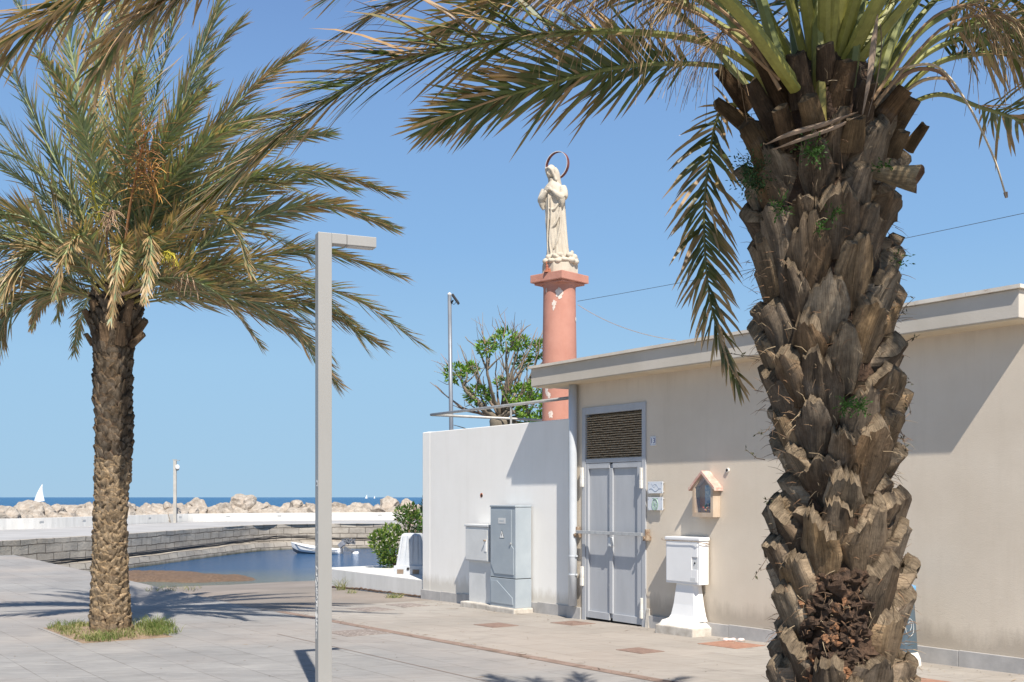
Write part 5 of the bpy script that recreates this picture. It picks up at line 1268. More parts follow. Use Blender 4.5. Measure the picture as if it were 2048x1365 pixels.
# ================================================================ PALMS
def interp(tab, z):
    if z <= tab[0][0]: return tab[0][1:]
    for a, b in zip(tab, tab[1:]):
        if a[0] <= z <= b[0]:
            k = (z - a[0]) / (b[0] - a[0]); return tuple(lerp(x, y, k) for x, y in zip(a[1:], b[1:]))
    return tab[-1][1:]
def boot(mb, c, th, z, W_, H_, out, thick, rr, col, capcol, nu=8, nv=8, r0=.25, skew=0.0, cut=.0, narrow=.45, rough=1.0, rise=1.0):
    seed = Vector((rr.random() * 50, rr.random() * 50, rr.random() * 50))
    R_ = Vector((math.cos(th), math.sin(th), 0)); T_ = Vector((-math.sin(th), math.cos(th), 0)); Z_ = Vector((0, 0, 1))
    slope = rr.uniform(-.14, .14); crack = rr.randint(2, nu - 2); crack2 = rr.randint(1, nu - 1); crack3 = rr.randint(1, nu - 1); peak = rr.uniform(-.5, .5); ridge = rr.uniform(-.35, .35); tp = rr.uniform(.62, .85)
    g = []; u0 = rr.random() * 10; k_ = W_ / .11
    for j in range(nv + 1):
        v = j / nv; wv = W_ * lerp(narrow, 1.0, min(1, v / .6) ** .7) * (1 - (1 - tp) * max(0, v - .6) / .4); row = []
        for i in range(nu + 3):
            ii = min(max(i - 1, 0), nu); u = ii / nu * 2 - 1; side = i == 0 or i == nu + 2
            jag = .09 * noise.noise(Vector((u * 4, 1, 1)) + seed) + (rr.uniform(-.06, .05) if j == nv else 0) - (.07 if ii in (crack, crack2) else .04 if ii == crack3 else 0)
            hh = H_ * v * (1 + (jag + slope * u - .14 * abs(u - peak) ** 1.6) * v)
            rad = r0 - .02 + out * (v ** 1.25) + thick * (1 - abs(u - ridge * (1 - abs(u))) ** 2.0) * (.35 + .65 * v)
            rad += rough * .014 * k_ * noise.fractal(Vector((u * 3.0, v * 1.0, 0)) + seed, 1, 2, 4) + rough * .004 * k_ * noise.noise(Vector((u * 14, v * 2, 0)) + seed) - (.026 * v * k_ if ii == crack else .016 * v * k_ if ii == crack2 else .012 * v * k_ if ii == crack3 else 0)
            if side: rad -= thick * 1.0 + .03 * v + .015
            p = c + R_ * rad + T_ * (u * wv * (1 + .10 * noise.noise(Vector((u, v * 4, 3)) + seed)) + skew * v * H_) + Z_ * (z + hh)
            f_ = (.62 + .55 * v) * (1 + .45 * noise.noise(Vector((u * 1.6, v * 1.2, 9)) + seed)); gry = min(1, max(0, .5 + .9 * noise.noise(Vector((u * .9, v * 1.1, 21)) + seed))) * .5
            row.append(mb.vert(p, tuple(lerp(q * f_, g3 * f_, gry) for q, g3 in zip(col, (.38, .315, .24))), (u0 + u * .5 * k_, v * .6 + u0)))
        g.append(row)
    for j in range(nv):
        for i in range(nu + 2): mb.face((g[j][i], g[j][i + 1], g[j + 1][i + 1], g[j + 1][i]))
    prev = [mb.vert(mb.v[i], capcol, (u0 + k * .11, 9)) for k, i in enumerate(g[nv])]; steps = 4; dep = thick * 1.1 + .015
    for s in range(1, steps + 1):
        row = []
        for k, i in enumerate(g[nv]):
            p = mb.v[i] - R_ * dep * s / steps + Z_ * (dep * rise * (s / steps) ** .8 + .011 * k_ * noise.noise(Vector((k * .8, s * 1.3, 0)) + seed) + rr.uniform(-.003, .003))
            if s == steps: p -= Z_ * .06
            f_ = .75 + .5 * rr.random(); row.append(mb.vert(p, tuple(q * f_ for q in capcol), (u0 + k * .11, 9 + s * .12)))
        for i in range(nu + 2): mb.face((prev[i], prev[i + 1], row[i + 1], row[i]))
        prev = row
def core(mb, tab, z0, z1, nz, n, amp, rr, shrink=0.0):
    rings = []
    for j in range(nz + 1):
        z = lerp(z0, z1, j / nz); cx, cy, r = interp(tab, z); row = []
        for i in range(n):
            a = 2 * math.pi * i / n; rad = r - shrink + amp * noise.fractal(Vector((math.cos(a) * 3, math.sin(a) * 3, z * 9)), 1, 2, 4)
            row.append(mb.vert(Vector((cx + math.cos(a) * rad, cy + math.sin(a) * rad, z)), (.12, .08, .05), (i / n * 8, z * 2)))
        rings.append(row)
    for a, b in zip(rings, rings[1:]):
        for i in range(n): mb.face((a[i], a[(i + 1) % n], b[(i + 1) % n], b[i]))
    mb.face(rings[-1])
def frond(parent, pts, L=.42, n=70, wid=.022, r0=.03, dry=.35, seed=0, start=.16, gravity=.12, green=(.10, .135, .055), segs=3, roll=0.0, spread=1.0, tip=(.40, .29, .16), petc=(.30, .28, .06), dens=1.0, wide=1.0, name='frond', wind=Vector((0, 0, 0))):
    rr = random.Random(seed * 13 + 5)
    N_ = 46; sp_ = spline(pts, N_)
    mb = MB(); lens = [0]
    for a, b in zip(sp_, sp_[1:]): lens.append(lens[-1] + (b - a).length)
    tot = lens[-1]
    rad = [r0 * (1 - i / (N_ - 1)) ** .75 * .9 + .0025 for i in range(N_)]
    gc = green
    mb.tube(sp_, rad, 7, m=1, col=lambda s: tuple(lerp(a, b, min(1, s * 2.2)) for a, b in zip(petc, (green[0] * 1.6, green[1] * 1.4, green[2] * 1.2))) if s < .8 else tip, flat=.65)
    def frame(s):
        d = s * tot; i = 0
        lo, hi = 0, N_ - 1
        while hi - lo > 1:
            mid = (lo + hi) // 2
            if lens[mid] <= d: lo = mid
            else: hi = mid
        k = (d - lens[lo]) / max(1e-6, lens[hi] - lens[lo]); return sp_[lo].lerp(sp_[hi], k), (sp_[hi] - sp_[lo]).normalized()
    Sp = None
    for i in range(n):
        s = start + (1 - start) * (i + .5) / n; p, T = frame(s)
        S = T.cross(Vector((0, 0, 1)))
        if S.length < .25: S = (Sp if Sp is not None else Vector((1, 0, 0)))
        S = S.normalized() if Sp is None or S.dot(Sp) > 0 else -S.normalized()
        if Sp is not None: S = (Sp * .7 + S * .3); S = (S - T * S.dot(T)).normalized()
        Sp = S.copy()
        N = S.cross(T).normalized()
        if N.z < 0 and abs(T.z) < .9: N = N
        S2 = S * math.cos(roll) + N * math.sin(roll); N2 = N * math.cos(roll) - S * math.sin(roll)
        q = (s - start) / (1 - start)
        prof = min(1, .25 + q * 4.5) * (1 - .55 * max(0, q - .5) / .5)
        for sd in (-1, 1):
            if rr.random() > dens: continue
            LL = L * prof * rr.uniform(.78, 1.12)
            ang_ = R(lerp(64, 20, q ** .8) * spread + rr.uniform(-13, 13))
            va = R(rr.choice((-14, 14, 42)) + rr.uniform(-10, 10))
            d = T * math.cos(ang_) + (S2 * sd * math.cos(va) + N2 * math.sin(va)) * math.sin(ang_)
            d.normalize(); wv = d.cross(N2 + rv(rr) * .5)
            if wv.length < .1: wv = d.cross(S2)
            wv.normalize()
            w0 = wid * wide * rr.uniform(.75, 1.15) * (.6 + .4 * prof) * .5
            isdry = rr.random() < dry * .55; g_ = rr.uniform(.72, 1.28)
            cb = tuple(x * g_ for x in gc)
            if rr.random() < .25: cb = (cb[0] * 1.35, cb[1] * 1.2, cb[2] * .9)
            g2_ = rr.uniform(.7, 1.2); ct_ = tuple(x * g2_ for x in tip)
            cuts = rr.uniform(.35, 1.0) * (1 - dry * .5)
            pos = p + S2 * sd * r0 * .15; prevp = None
            nseg = segs; bend = rr.uniform(.4, 1.6)
            for k in range(nseg + 1):
                f_ = k / nseg
                ck = ct_ if (isdry or f_ > cuts + .15) else (cb if f_ < cuts else tuple(lerp(a, b, .5) for a, b in zip(cb, ct_)))
                if k == nseg: cur = (mb.vert(pos, ck, (0, f_)),)
                else:
                    ww2 = w0 * (1 - .5 * f_) * (.55 if k == 0 else 1); cur = (mb.vert(pos - wv * ww2, ck, (0, f_)), mb.vert(pos + wv * ww2, ck, (1, f_)))
                if prevp:
                    mb.face((prevp[0], prevp[1], cur[1], cur[0]) if len(cur) == 2 else (prevp[0], prevp[1], cur[0]))
                prevp = cur
                d = (d + Vector((0, 0, -gravity * bend * (k + 1) / nseg)) + wind * (k + 1) / nseg + T * .05).normalized(); pos = pos + d * LL / nseg
    o = build(name, mb, [MT['frond'], MT['rachis']], parent, recalc=False); return o
def procpts(c, az, el0, L, curve, n=8, start_r=.08):
    pts = []; p = c + Vector((math.cos(az), math.sin(az), 0)) * start_r; pts.append(p.copy()); el = el0
    for i in range(n):
        s = (i + 1) / n; e_ = el0 - curve * s ** 1.25
        p = p + Vector((math.cos(az) * math.cos(e_), math.sin(az) * math.cos(e_), math.sin(e_))) * L / n; pts.append(p.copy())
    return pts
def strands(parent, stalk, n, ln, seed, col, spread=.5, hang=1.0, r=.0022, name='fruit_stalk', tips=None, th=None):
    rr = random.Random(seed); mb = MB(); sp_ = spline(stalk, 16); mb.tube(sp_, [lerp(.014, .006, i / 15) * (th or 1) for i in range(16)], 6, col=col)
    T = (sp_[-1] - sp_[-4]).normalized()
    for i in range(n):
        p = sp_[rr.randint(9, 15)]; d = (T * .6 + rv(rr) * spread * 1.6).normalized(); pts = [p]; l_ = ln * rr.uniform(.5, 1.15)
        for k in range(6):
            d = (d + Vector((0, 0, -.34 * hang)) + rv(rr) * .18).normalized(); pts.append(pts[-1] + d * l_ / 6)
        mb.tube(pts, [r] * 6 + [r * .6], 3, cap=False, col=(lambda f_: tuple(x * f_ for x in (tips if tips and rr.random() < .5 else col)))(rr.uniform(.7, 1.2)))
    return build(name, mb, MT['twig'], parent, recalc=False)

# ---------------- big palm in front, right
YR = 5.0; kR = YR / F
tabR = []
for py, cx, hw2 in [(1790, 1696, 178), (1500, 1690, 150), (1365, 1687, 138), (1250, 1682, 137), (1150, 1678, 141), (1080, 1677, 134), (1030, 1672, 112), (990, 1672, 108), (950, 1680, 118), (900, 1678, 130), (800, 1662, 137), (700, 1655, 141), (600, 1652, 147), (500, 1643, 148), (400, 1640, 140), (300, 1640, 146), (225, 1645, 150), (150, 1650, 120), (60, 1655, 70)]:
    tabR.append((EYE - (py - HY) * kR, (cx - CX) * kR, YR, hw2 * kR - .057))
bR = Vector((interp(tabR, 0)[0], YR, gz(2)))
palmR = thing('palm_tree', 'big close date palm with shaggy stubbed trunk in front of the beige wall', 'palm tree', bR, 0, 'palm trees on the quay')
mb = MB(); rr = random.Random(77)
core(mb, tabR, gz(2) - .2, 3.62, 110, 40, .03, rr, .03)
trk = build('trunk', mb, MT['core'], palmR, smooth=True, recalc=False)
mb = MB(); z = gz(2) - .05; n_ = 0
ctoward = math.atan2(-1, -.3)
GREYS = [(.30, .215, .135), (.34, .225, .12), (.27, .205, .145), (.17, .115, .07), (.37, .28, .185), (.27, .17, .09), (.14, .095, .06), (.40, .32, .23)]
while z < 3.06:
    cx, cy, r = interp(tabR, z + .1); th = n_ * 2.39996 + rr.uniform(-.12, .12)
    w_ = rr.uniform(.074, .104); h_ = rr.uniform(.22, .31); up = max(0, (z - 2.4) / .9)
    fa = math.atan2(math.sin(th + math.pi / 2 + .28), math.cos(th + math.pi / 2 + .28))       # angle from the side that faces the eye
    pyb = HY - (z + .12 - EYE) / kR
    hollow = (abs(fa - (-.10)) < .62 and 1130 < pyb < 1345)
    pos_noise = .0
    if not hollow:
        if 960 < pyb < 1060: h_ *= .8
        if rr.random() < .14: h_ *= .62; w_ *= .8
        colr = rr.choice(GREYS); g_ = rr.uniform(.85, 1.2); colr = tuple(q * g_ for q in colr)
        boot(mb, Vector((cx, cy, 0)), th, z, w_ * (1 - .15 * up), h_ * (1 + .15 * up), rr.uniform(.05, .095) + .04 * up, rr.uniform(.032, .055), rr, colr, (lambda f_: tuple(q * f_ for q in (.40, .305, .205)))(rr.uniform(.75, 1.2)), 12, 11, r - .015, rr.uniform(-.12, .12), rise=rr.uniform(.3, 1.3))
    z += .0170; n_ += 1
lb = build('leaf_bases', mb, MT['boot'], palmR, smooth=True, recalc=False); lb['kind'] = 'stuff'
# eroded hollow: crumbling brown pulp with orange heart wood
mb = MB(); mo = MB()
for i in range(150):
    a = R(-106) - .10 + rr.uniform(-.62, .62) + .0; zz = rr.uniform(.70, 1.26); cx, cy, r = interp(tabR, zz)
    p = Vector((cx + math.cos(a) * (r - .02), cy + math.sin(a) * (r - .02), zz)); s_ = rr.uniform(.012, .038)
    tgt = mo if (rr.random() < .07) else mb
    xf = Matrix.Rotation(rr.uniform(0, 3), 3, rv(rr).normalized())
    b0_ = len(tgt.v); tgt.ell(p, (s_, s_ * rr.uniform(.6, 1.4), s_ * rr.uniform(.4, 1)), 8, 6, xf=xf)
    for q in range(b0_, len(tgt.v)): tgt.v[q] += (tgt.v[q] - p) * 1.2 * noise.noise(tgt.v[q] * 60)
for zz, da in ((.98, -.10), (.83, .08), (.76, .12)):
    a = R(-106) + da; cx, cy, r = interp(tabR, zz); p = Vector((cx + math.cos(a) * (r - .005), cy + math.sin(a) * (r - .005), zz))
    for k in range(7):
        c_ = p + Vector((rr.uniform(-.06, .06), rr.uniform(-.01, .02), rr.uniform(-.022, .022))); b0_ = len(mo.v); mo.ell(c_, (rr.uniform(.012, .03), .02, rr.uniform(.007, .016)), 12, 8)
        for q in range(b0_, len(mo.v)): mo.v[q] += (mo.v[q] - c_) * 1.1 * noise.noise(mo.v[q] * 70)
build('eroded_pulp', mb, MT['core'], palmR, recalc=False); build('exposed_heart_wood', mo, MT['core_orange'], palmR, recalc=False)
# fibres and bristles between the leaf bases
mb = MB()
for i in range(2400):
    a = rr.uniform(0, 2 * math.pi); zz = rr.uniform(.3, 3.5); cx, cy, r = interp(tabR, zz); rd = r + rr.uniform(-.02, .055)
    p = Vector((cx + math.cos(a) * rd, cy + math.sin(a) * rd, zz)); d = (Vector((math.cos(a), math.sin(a), 0)) * .8 + rv(rr)).normalized(); l_ = rr.uniform(.02, .085); cc = rr.choice([(.30, .17, .09), (.22, .14, .08), (.42, .32, .2), (.16, .10, .06)])
    q1 = p + d * l_ * .5; d = (d + rv(rr) * .5 + Vector((0, 0, -.3))).normalized(); q2 = q1 + d * l_ * .5
    mb.tube([p, q1, q2], [.0016, .0012, .0005], 3, cap=False, col=cc)
fb = build('fibres', mb, MT['twig'], palmR, recalc=False); fb['kind'] = 'stuff'
# dark fibrous mesh among upper bases, hanging tatters
# little green weeds rooted in the trunk
mb = MB()
for (px, py, n_, s_) in ((1625, 300, 46, .07), (1665, 430, 22, .05), (1560, 415, 18, .05), (1690, 810, 26, .045), (1720, 815, 20, .04), (1500, 340, 60, .09), (1505, 365, 50, .08), (1765, 330, 16, .04), (1640, 455, 12, .03), (1795, 520, 14, .06)):
    c = at(px, py, YR - .33 + (.18 if px < 1520 or px > 1780 else 0))
    for i in range(n_):
        st_ = c + rv(rr) * s_ * .4; d = (rv(rr) + Vector((0, -.3, -.1))).normalized(); g_ = rr.uniform(.6, 1.3)
        for k in range(5):
            leafcard(mb, st_ + d * s_ * k / 4, d + rv(rr) * .9, rv(rr), .018, .008, (.05 * g_, .12 * g_, .02 * g_) if px > 1520 else (.03 * g_, .07 * g_, .02 * g_))
build('trunk_weeds', mb, MT['leaf'], palmR, recalc=False)
# dry twigs sticking out of the trunk edges
mb = MB()
for (px, py, dx, dy) in ((1520, 715, -75, -10), (1530, 920, -40, -22), (1800, 690, 40, -20), (1798, 740, 30, 30), (1802, 790, 20, 40), (1535, 1115, -30, 45), (1540, 855, -28, 14), (1560, 1010, -30, -10), (1800, 860, 12, 40), (1795, 640, 35, -45)):
    a = at(px, py, YR - .05); b = at(px + dx, py + dy, YR - .1); mid_ = a.lerp(b, .5) + rv(rr) * .02
    mb.tube([a, mid_, b], [.0022, .0018, .001], 4, col=(.10, .07, .05))
    for k in range(7):
        p = a.lerp(b, rr.uniform(.3, 1)); leafcard(mb, p, rv(rr), rv(rr), .022, .008, (.06, .06, .03))
build('dry_sprigs', mb, MT['twig'], palmR, recalc=False)
# cut petiole stubs under the crown
def stub(parent, a, b, w0, w1, col, capc, seed):
    mb = MB(); rr = random.Random(seed); n = 14; k = 9; T = (b - a).normalized(); X = T.cross(Vector((0, 1, 0)) + rv(rr) * .2).normalized(); Yv = T.cross(X); rows = []
    for i in range(k + 1):
        s = i / k; p = a.lerp(b, s); w = lerp(w0, w1, s); row = []
        for j in range(n):
            an = 2 * math.pi * j / n; q = p + X * math.cos(an) * w + Yv * math.sin(an) * w * .55
            q += (q - p) * .16 * noise.noise(Vector((math.cos(an) * 1.6, math.sin(an) * 1.6, s * 1.5 + seed))) + (T * .35 * w1 * noise.noise(Vector((an, 0, seed))) if i == k else Vector())
            f_ = .8 + .5 * noise.noise(Vector((an * .7, s * 1.5, seed + 5))); row.append(mb.vert(q, tuple(c_ * f_ for c_ in col), (j / n * 1.1 + seed, s * .5)))
        rows.append(row)
    for r1_, r2_ in zip(rows, rows[1:]):
        for j in range(n): mb.face((r1_[j], r1_[(j + 1) % n], r2_[(j + 1) % n], r2_[j]))
    top = [mb.vert(mb.v[i], capc, (j * .1, 7)) for j, i in enumerate(rows[-1])]; cen = mb.vert(b - T * w1 * .25, tuple(c_ * .7 for c_ in capc), (0, 7))
    for j in range(n): mb.face((top[j], top[(j + 1) % n], cen))
    return build('cut_stub', mb, MT['boot'], parent, smooth=True, recalc=False)
stubs = [((1605, 215), (1590, 108), 26, 19, 4.72), ((1572, 215), (1508, 92), 24, 14, 4.78), ((1500, 215), (1438, 140), 20, 12, 4.92), ((1560, 275), (1500, 165), 24, 16, 4.80), ((1500, 255), (1432, 206), 20, 13, 4.95),
         ((1632, 262), (1614, 196), 24, 20, 4.66), ((1672, 225), (1694, 122), 26, 20, 4.74), ((1748, 255), (1812, 178), 24, 15, 4.76), ((1785, 268), (1828, 198), 18, 14, 4.84), ((1655, 165), (1650, 90), 22, 18, 4.72), ((1720, 250), (1740, 165), 24, 16, 4.70),
         ((1535, 330), (1490, 250), 22, 16, 4.82), ((1700, 300), (1712, 235), 26, 20, 4.68), ((1775, 330), (1806, 262), 20, 14, 4.80), ((1580, 290), (1560, 215), 22, 18, 4.72), ((1815, 300), (1850, 250), 14, 10, 5.05)]
for i, (a, b, w0, w1, Yq_) in enumerate(stubs):
    stub(palmR, at(a[0], a[1], Yq_ + .05), at(b[0], b[1], Yq_ - .05), w0 * kR, w1 * kR, rr.choice([(.26, .155, .075), (.21, .13, .07), (.32, .21, .11), (.18, .12, .075)]), (.27, .20, .125), i)
stub(palmR, at(1728, 343, 4.72), at(1838, 358, 4.60), 8 * kR, 27 * kR, (.62, .46, .27), (.34, .20, .12), 40)
# tattered dry sheaths
mb = MB()
for (pts_, w_) in (([(1725, 230), (1740, 150), (1748, 80), (1755, 30)], 8), ([(1735, 235), (1752, 170), (1762, 100), (1760, 50)], 5), ([(1530, 290), (1580, 268), (1650, 248), (1715, 225)], 5), ([(1545, 300), (1600, 280), (1670, 255), (1725, 230)], 4)):
    sp_ = spline([at(x_, y_, 4.64) for x_, y_ in pts_], 16); prev_ = None
    for i, p in enumerate(sp_):
        n1_ = Vector((.8, 0, .6)) if w_ not in (5, 4) else Vector((0, 0, 1)); ww3 = w_ * kR * math.sin(math.pi * (i + .8) / 17)
        g_ = rr.uniform(.75, 1.15); cc = tuple(q * g_ for q in (.34, .25, .18)); cur = [mb.vert(p - n1_ * ww3, cc), mb.vert(p + Vector((0, -.012, 0)), cc), mb.vert(p + n1_ * ww3, cc)]
        if prev_: mb.face((prev_[0], prev_[1], cur[1], cur[0])); mb.face((prev_[1], prev_[2], cur[2], cur[1]))
        prev_ = cur
build('dry_sheath', mb, MT['twig'], palmR, recalc=False)
mb = MB(); mb.tube(spline([at(1790, 140, 4.8), at(1870, 132, 4.75), at(1930, 200, 4.7), at(1985, 310, 4.7), at(2013, 396, 4.7)], 30), [lerp(.011, .0075, i / 29) for i in range(30)], 6, col=(.62, .50, .34), flat=.5)
mb.tube([at(2011, 385, 4.7), at(2013, 396, 4.7)], [.009, .006], 6, col=(.25, .16, .10))
build('hanging_dry_stalk', mb, MT['rachis'], palmR)
mb = MB(); mb.tube(spline([at(1780, 170, 4.85), at(1830, 140, 4.8), at(1880, 145, 4.8), at(1912, 186, 4.8)], 14), [.018 - .0009 * i for i in range(14)], 6, col=(.24, .14, .08), flat=.6); mb.tube(spline([at(1800, 190, 4.85), at(1850, 160, 4.8), at(1900, 160, 4.8), at(1916, 185, 4.8)], 14), [.010 - .0004 * i for i in range(14)], 5, col=(.5, .36, .2))
build('dry_petiole', mb, MT['rachis'], palmR)
def fr(parent, P, Y0, k=0, **kw): return frond(parent, [at(x_, y_, Y0 + d_) for x_, y_, d_ in P], seed=k, **kw)
gR = (.10, .135, .045); tR_ = (.42, .28, .15)
FR = [
 ([(1580, 225, -.15), (1500, 132, -.2), (1400, 82, -.28), (1250, 64, -.35), (1090, 70, -.4), (940, 92, -.4), (800, 122, -.4), (650, 205, -.35), (520, 305, -.3), (400, 415, -.2)], dict(L=.50, n=160, r0=.026, dry=.45, start=.30, roll=.5, gravity=.10)),
 ([(1570, 200, .1), (1480, 147, .12), (1400, 129, .12), (1250, 133, .15), (1100, 167, .2), (980, 203, .2), (862, 250, .2)], dict(L=.42, n=104, r0=.022, dry=.25, start=.28, roll=-.7, gravity=.05)),
 ([(1530, 285, .25), (1480, 215, .32), (1440, 225, .35), (1418, 320, .35), (1408, 450, .35), (1420, 600, .3), (1452, 710, .25), (1478, 770, .25)], dict(L=.29, n=66, r0=.014, dry=.5, start=.12, roll=1.2, gravity=.10, green=(.085, .10, .035))),
 ([(1590, 180, -.3), (1480, 30, -.6), (1330, -120, -.9), (1100, -270, -1.2), (800, -330, -1.4), (480, -230, -1.45), (230, -60, -1.4), (90, 40, -1.35), (-30, 110, -1.3)], dict(L=.50, n=140, r0=.03, dry=.65, start=.3, roll=.2, gravity=.22)),
 ([(1600, 180, -.2), (1450, 0, -.5), (1200, -220, -.8), (900, -330, -1.0), (640, -250, -1.1), (480, -110, -1.1), (380, -30, -1.1), (270, 40, -1.1)], dict(L=.48, n=130, r0=.028, dry=.7, start=.3, roll=.3, gravity=.25)),
 ([(1600, 180, -.25), (1440, -20, -.6), (1150, -250, -.9), (820, -330, -1.2), (520, -220, -1.25), (330, -60, -1.2), (180, 10, -1.2), (60, 30, -1.2)], dict(L=.50, n=130, r0=.028, dry=.8, start=.4, roll=.5, gravity=.22)),
 ([(1600, 170, 0), (1480, -60, -.1), (1250, -260, -.2), (900, -330, -.3), (600, -230, -.4), (380, -70, -.4), (250, 60, -.4), (190, 150, -.4)], dict(L=.42, n=110, r0=.028, dry=.75, start=.4, roll=-.4, gravity=.25)),
 ([(1745, 215, .1), (1820, 60, .15), (1930, -40, .2), (2080, -60, .25), (2300, 30, .3)], dict(L=.42, n=56, r0=.028, dry=.4, start=.3, roll=-.3, gravity=.10)),
 ([(1755, 225, .0), (1850, 110, .05), (1980, 70, .1), (2120, 110, .1), (2300, 240, .1)], dict(L=.42, n=56, r0=.026, dry=.4, start=.3, roll=.7, gravity=.10)),
 ([(1600, 170, 0), (1500, 60, 0), (1350, -30, 0), (1150, -70, .05), (950, -40, .1), (790, 10, .1), (680, 70, .1)], dict(L=.42, n=80, r0=.026, dry=.4, start=.3, roll=.4, gravity=.12)),
 ([(1590, 160, -.1), (1440, 50, -.1), (1290, -25, -.1), (1120, -30, -.1), (960, 20, -.05), (850, 80, 0)], dict(L=.38, n=66, r0=.024, dry=.35, start=.3, roll=-.3, gravity=.12)),
 ([(1600, 150, .2), (1430, 20, .3), (1250, -60, .35), (1000, -90, .4), (800, -60, .5), (650, 0, .5)], dict(L=.40, n=70, r0=.024, dry=.3, start=.3, roll=.2)),
 ([(1745, 215, 0), (1830, 75, 0), (1930, 12, .05), (2050, -20, .1), (2300, 10, .1)], dict(L=.42, n=64, r0=.03, dry=.4, start=.36, roll=.3)),
 ([(1760, 235, .1), (1860, 135, .1), (1960, 108, .1), (2080, 115, .15), (2300, 190, .2)], dict(L=.42, n=64, r0=.026, dry=.45, start=.3, roll=-.4, gravity=.14)),
 ([(1750, 220, -.12), (1850, 95, -.12), (1950, 52, -.15), (2060, 58, -.2), (2300, 150, -.2)], dict(L=.44, n=64, r0=.03, dry=.4, start=.34, roll=.4, gravity=.14)),
 ([(1740, 190, 0), (1830, 10, 0), (1950, -100, 0), (2300, -110, 0)], dict(L=.42, n=60, r0=.03, dry=.4, start=.32, roll=.6)),
 ([(1765, 240, .2), (1870, 190, .3), (1960, 215, .4), (2060, 250, .5), (2200, 330, .5)], dict(L=.32, n=50, r0=.02, dry=.6, start=.45, roll=.4)),
 ([(1640, 265, -.2), (1637, 120, -.22), (1630, -60, -.2), (1605, -300, -.1), (1540, -520, 0)], dict(L=.42, n=50, r0=.058, dry=.3, start=.4, petc=(.26, .20, .035))),  # upright stalks from here on darkened: crown shade put into their colour
 ([(1600, 240, -.12), (1555, 110, -.16), (1510, -40, -.2), (1430, -280, -.2), (1310, -470, -.2)], dict(L=.42, n=50, r0=.058, dry=.3, start=.4, petc=(.15, .15, .035))),
 ([(1690, 250, -.14), (1708, 90, -.18), (1735, -100, -.2), (1790, -330, -.2), (1870, -500, -.2)], dict(L=.42, n=50, r0=.058, dry=.3, start=.4, petc=(.15, .15, .04))),
 ([(1615, 235, 0), (1590, 60, 0), (1570, -150, .05), (1500, -500, .2)], dict(L=.42, n=46, r0=.058, dry=.3, start=.4, petc=(.11, .13, .04))),
 ([(1735, 235, -.05), (1785, 70, -.05), (1850, -80, -.05), (2000, -380, 0)], dict(L=.42, n=50, r0=.054, dry=.3, start=.4, petc=(.20, .19, .05))),
 ([(1560, 230, -.05), (1480, 70, -.05), (1390, -70, -.05), (1200, -350, 0)], dict(L=.42, n=50, r0=.050, dry=.3, start=.4, petc=(.19, .19, .05))),
 ([(1665, 220, .1), (1668, 40, .1), (1690, -200, .15), (1720, -500, .3)], dict(L=.42, n=46, r0=.058, dry=.3, start=.4, petc=(.13, .15, .05))),
 ([(1540, 235, .1), (1450, 120, .1), (1360, 30, .15), (1240, -60, .2), (1000, -200, .3)], dict(L=.42, n=56, r0=.03, dry=.3, start=.35, petc=(.19, .19, .05))),
 ([(1720, 230, .15), (1765, 60, .15), (1830, -120, .2), (1950, -300, .3)], dict(L=.42, n=50, r0=.054, dry=.3, start=.4, petc=(.18, .19, .07))),
]
for i, (P, kw) in enumerate(FR): fr(palmR, P, YR, i + 1, green=kw.pop('green', gR), tip=tR_, segs=4, wid=kw.pop('wid', .021), **kw)
rr = random.Random(5)
cR = Vector((interp(tabR, 3.4)[0], YR, 3.45))
for i, (az, el, L_, cv) in enumerate([(80, 68, 2.3, 45), (110, 60, 2.3, 45), (50, 62, 2.4, 45), (140, 62, 2.4, 50), (20, 62, 2.4, 50), (95, 78, 2.2, 30), (250, 78, 3.3, 60), (290, 74, 3.3, 65), (320, 66, 3.4, 70), (215, 72, 3.4, 70), (270, 84, 3.0, 40), (283, 60, 3.2, 62), (262, 55, 3.0, 55), (300, 52, 3.2, 60), (240, 58, 3.2, 62), (315, 45, 3.1, 55), (275, 68, 3.3, 60), (290, 44, 2.7, 40), (255, 46, 2.6, 42)]):
    frond(palmR, procpts(cR, R(az), R(el), L_, R(cv)), L=.48, n=70, r0=.032, dry=.3, seed=60 + i, start=.2, green=gR, tip=tR_, segs=3, wid=.024)
for i, (P, n_, ln) in enumerate([([(1560, 150), (1480, 20), (1400, -40), (1345, -20)], 70, .46), ([(1570, 150), (1430, 10), (1290, -60), (1200, -35)], 60, .42), ([(1560, 180), (1500, 80), (1455, 60), (1420, 90)], 44, .36), ([(1745, 200), (1850, 50), (1930, 10), (1975, 20)], 60, .40), ([(1750, 210), (1880, 60), (1990, 30), (2050, 60)], 50, .36), ([(1560, 160), (1400, 30), (1200, -20), (1080, -10)], 40, .36)]):
    strands(palmR, [at(x_, y_, YR - .35) for x_, y_ in P], n_, ln, 90 + i, (.27, .17, .09), .6, .85, .0014, tips=(.40, .29, .16), th=.6)

# ---------------- left palm
YL = 14.76; kL = YL / F
tabL = []
for py, cx, hw2 in [(1275, 221, 46), (1255, 221, 42), (1200, 220, 38), (1100, 220, 33), (1000, 222, 33), (900, 229, 37), (800, 226, 37), (700, 227, 41), (660, 230, 47), (620, 236, 46), (585, 238, 30)]:
    tabL.append((EYE - (py - HY) * kL, (cx - CX) * kL, YL, hw2 * kL - .02))
palmL = thing('palm_tree', 'date palm with full windswept crown growing from a grassy square', 'palm tree', Vector((interp(tabL, -.2)[0], YL, gz(15.2))), 0, 'palm trees on the quay')
mb = MB(); rr = random.Random(99); z0L, z1L = gz(15.2) - .05, EYE - (600 - HY) * kL
core(mb, tabL, z0L - .1, z1L + .15, 90, 24, .02, rr, .015)
build('trunk', mb, MT['core'], palmL, smooth=True, recalc=False)
mb = MB(); mb2 = MB(); z = z0L; n_ = 0
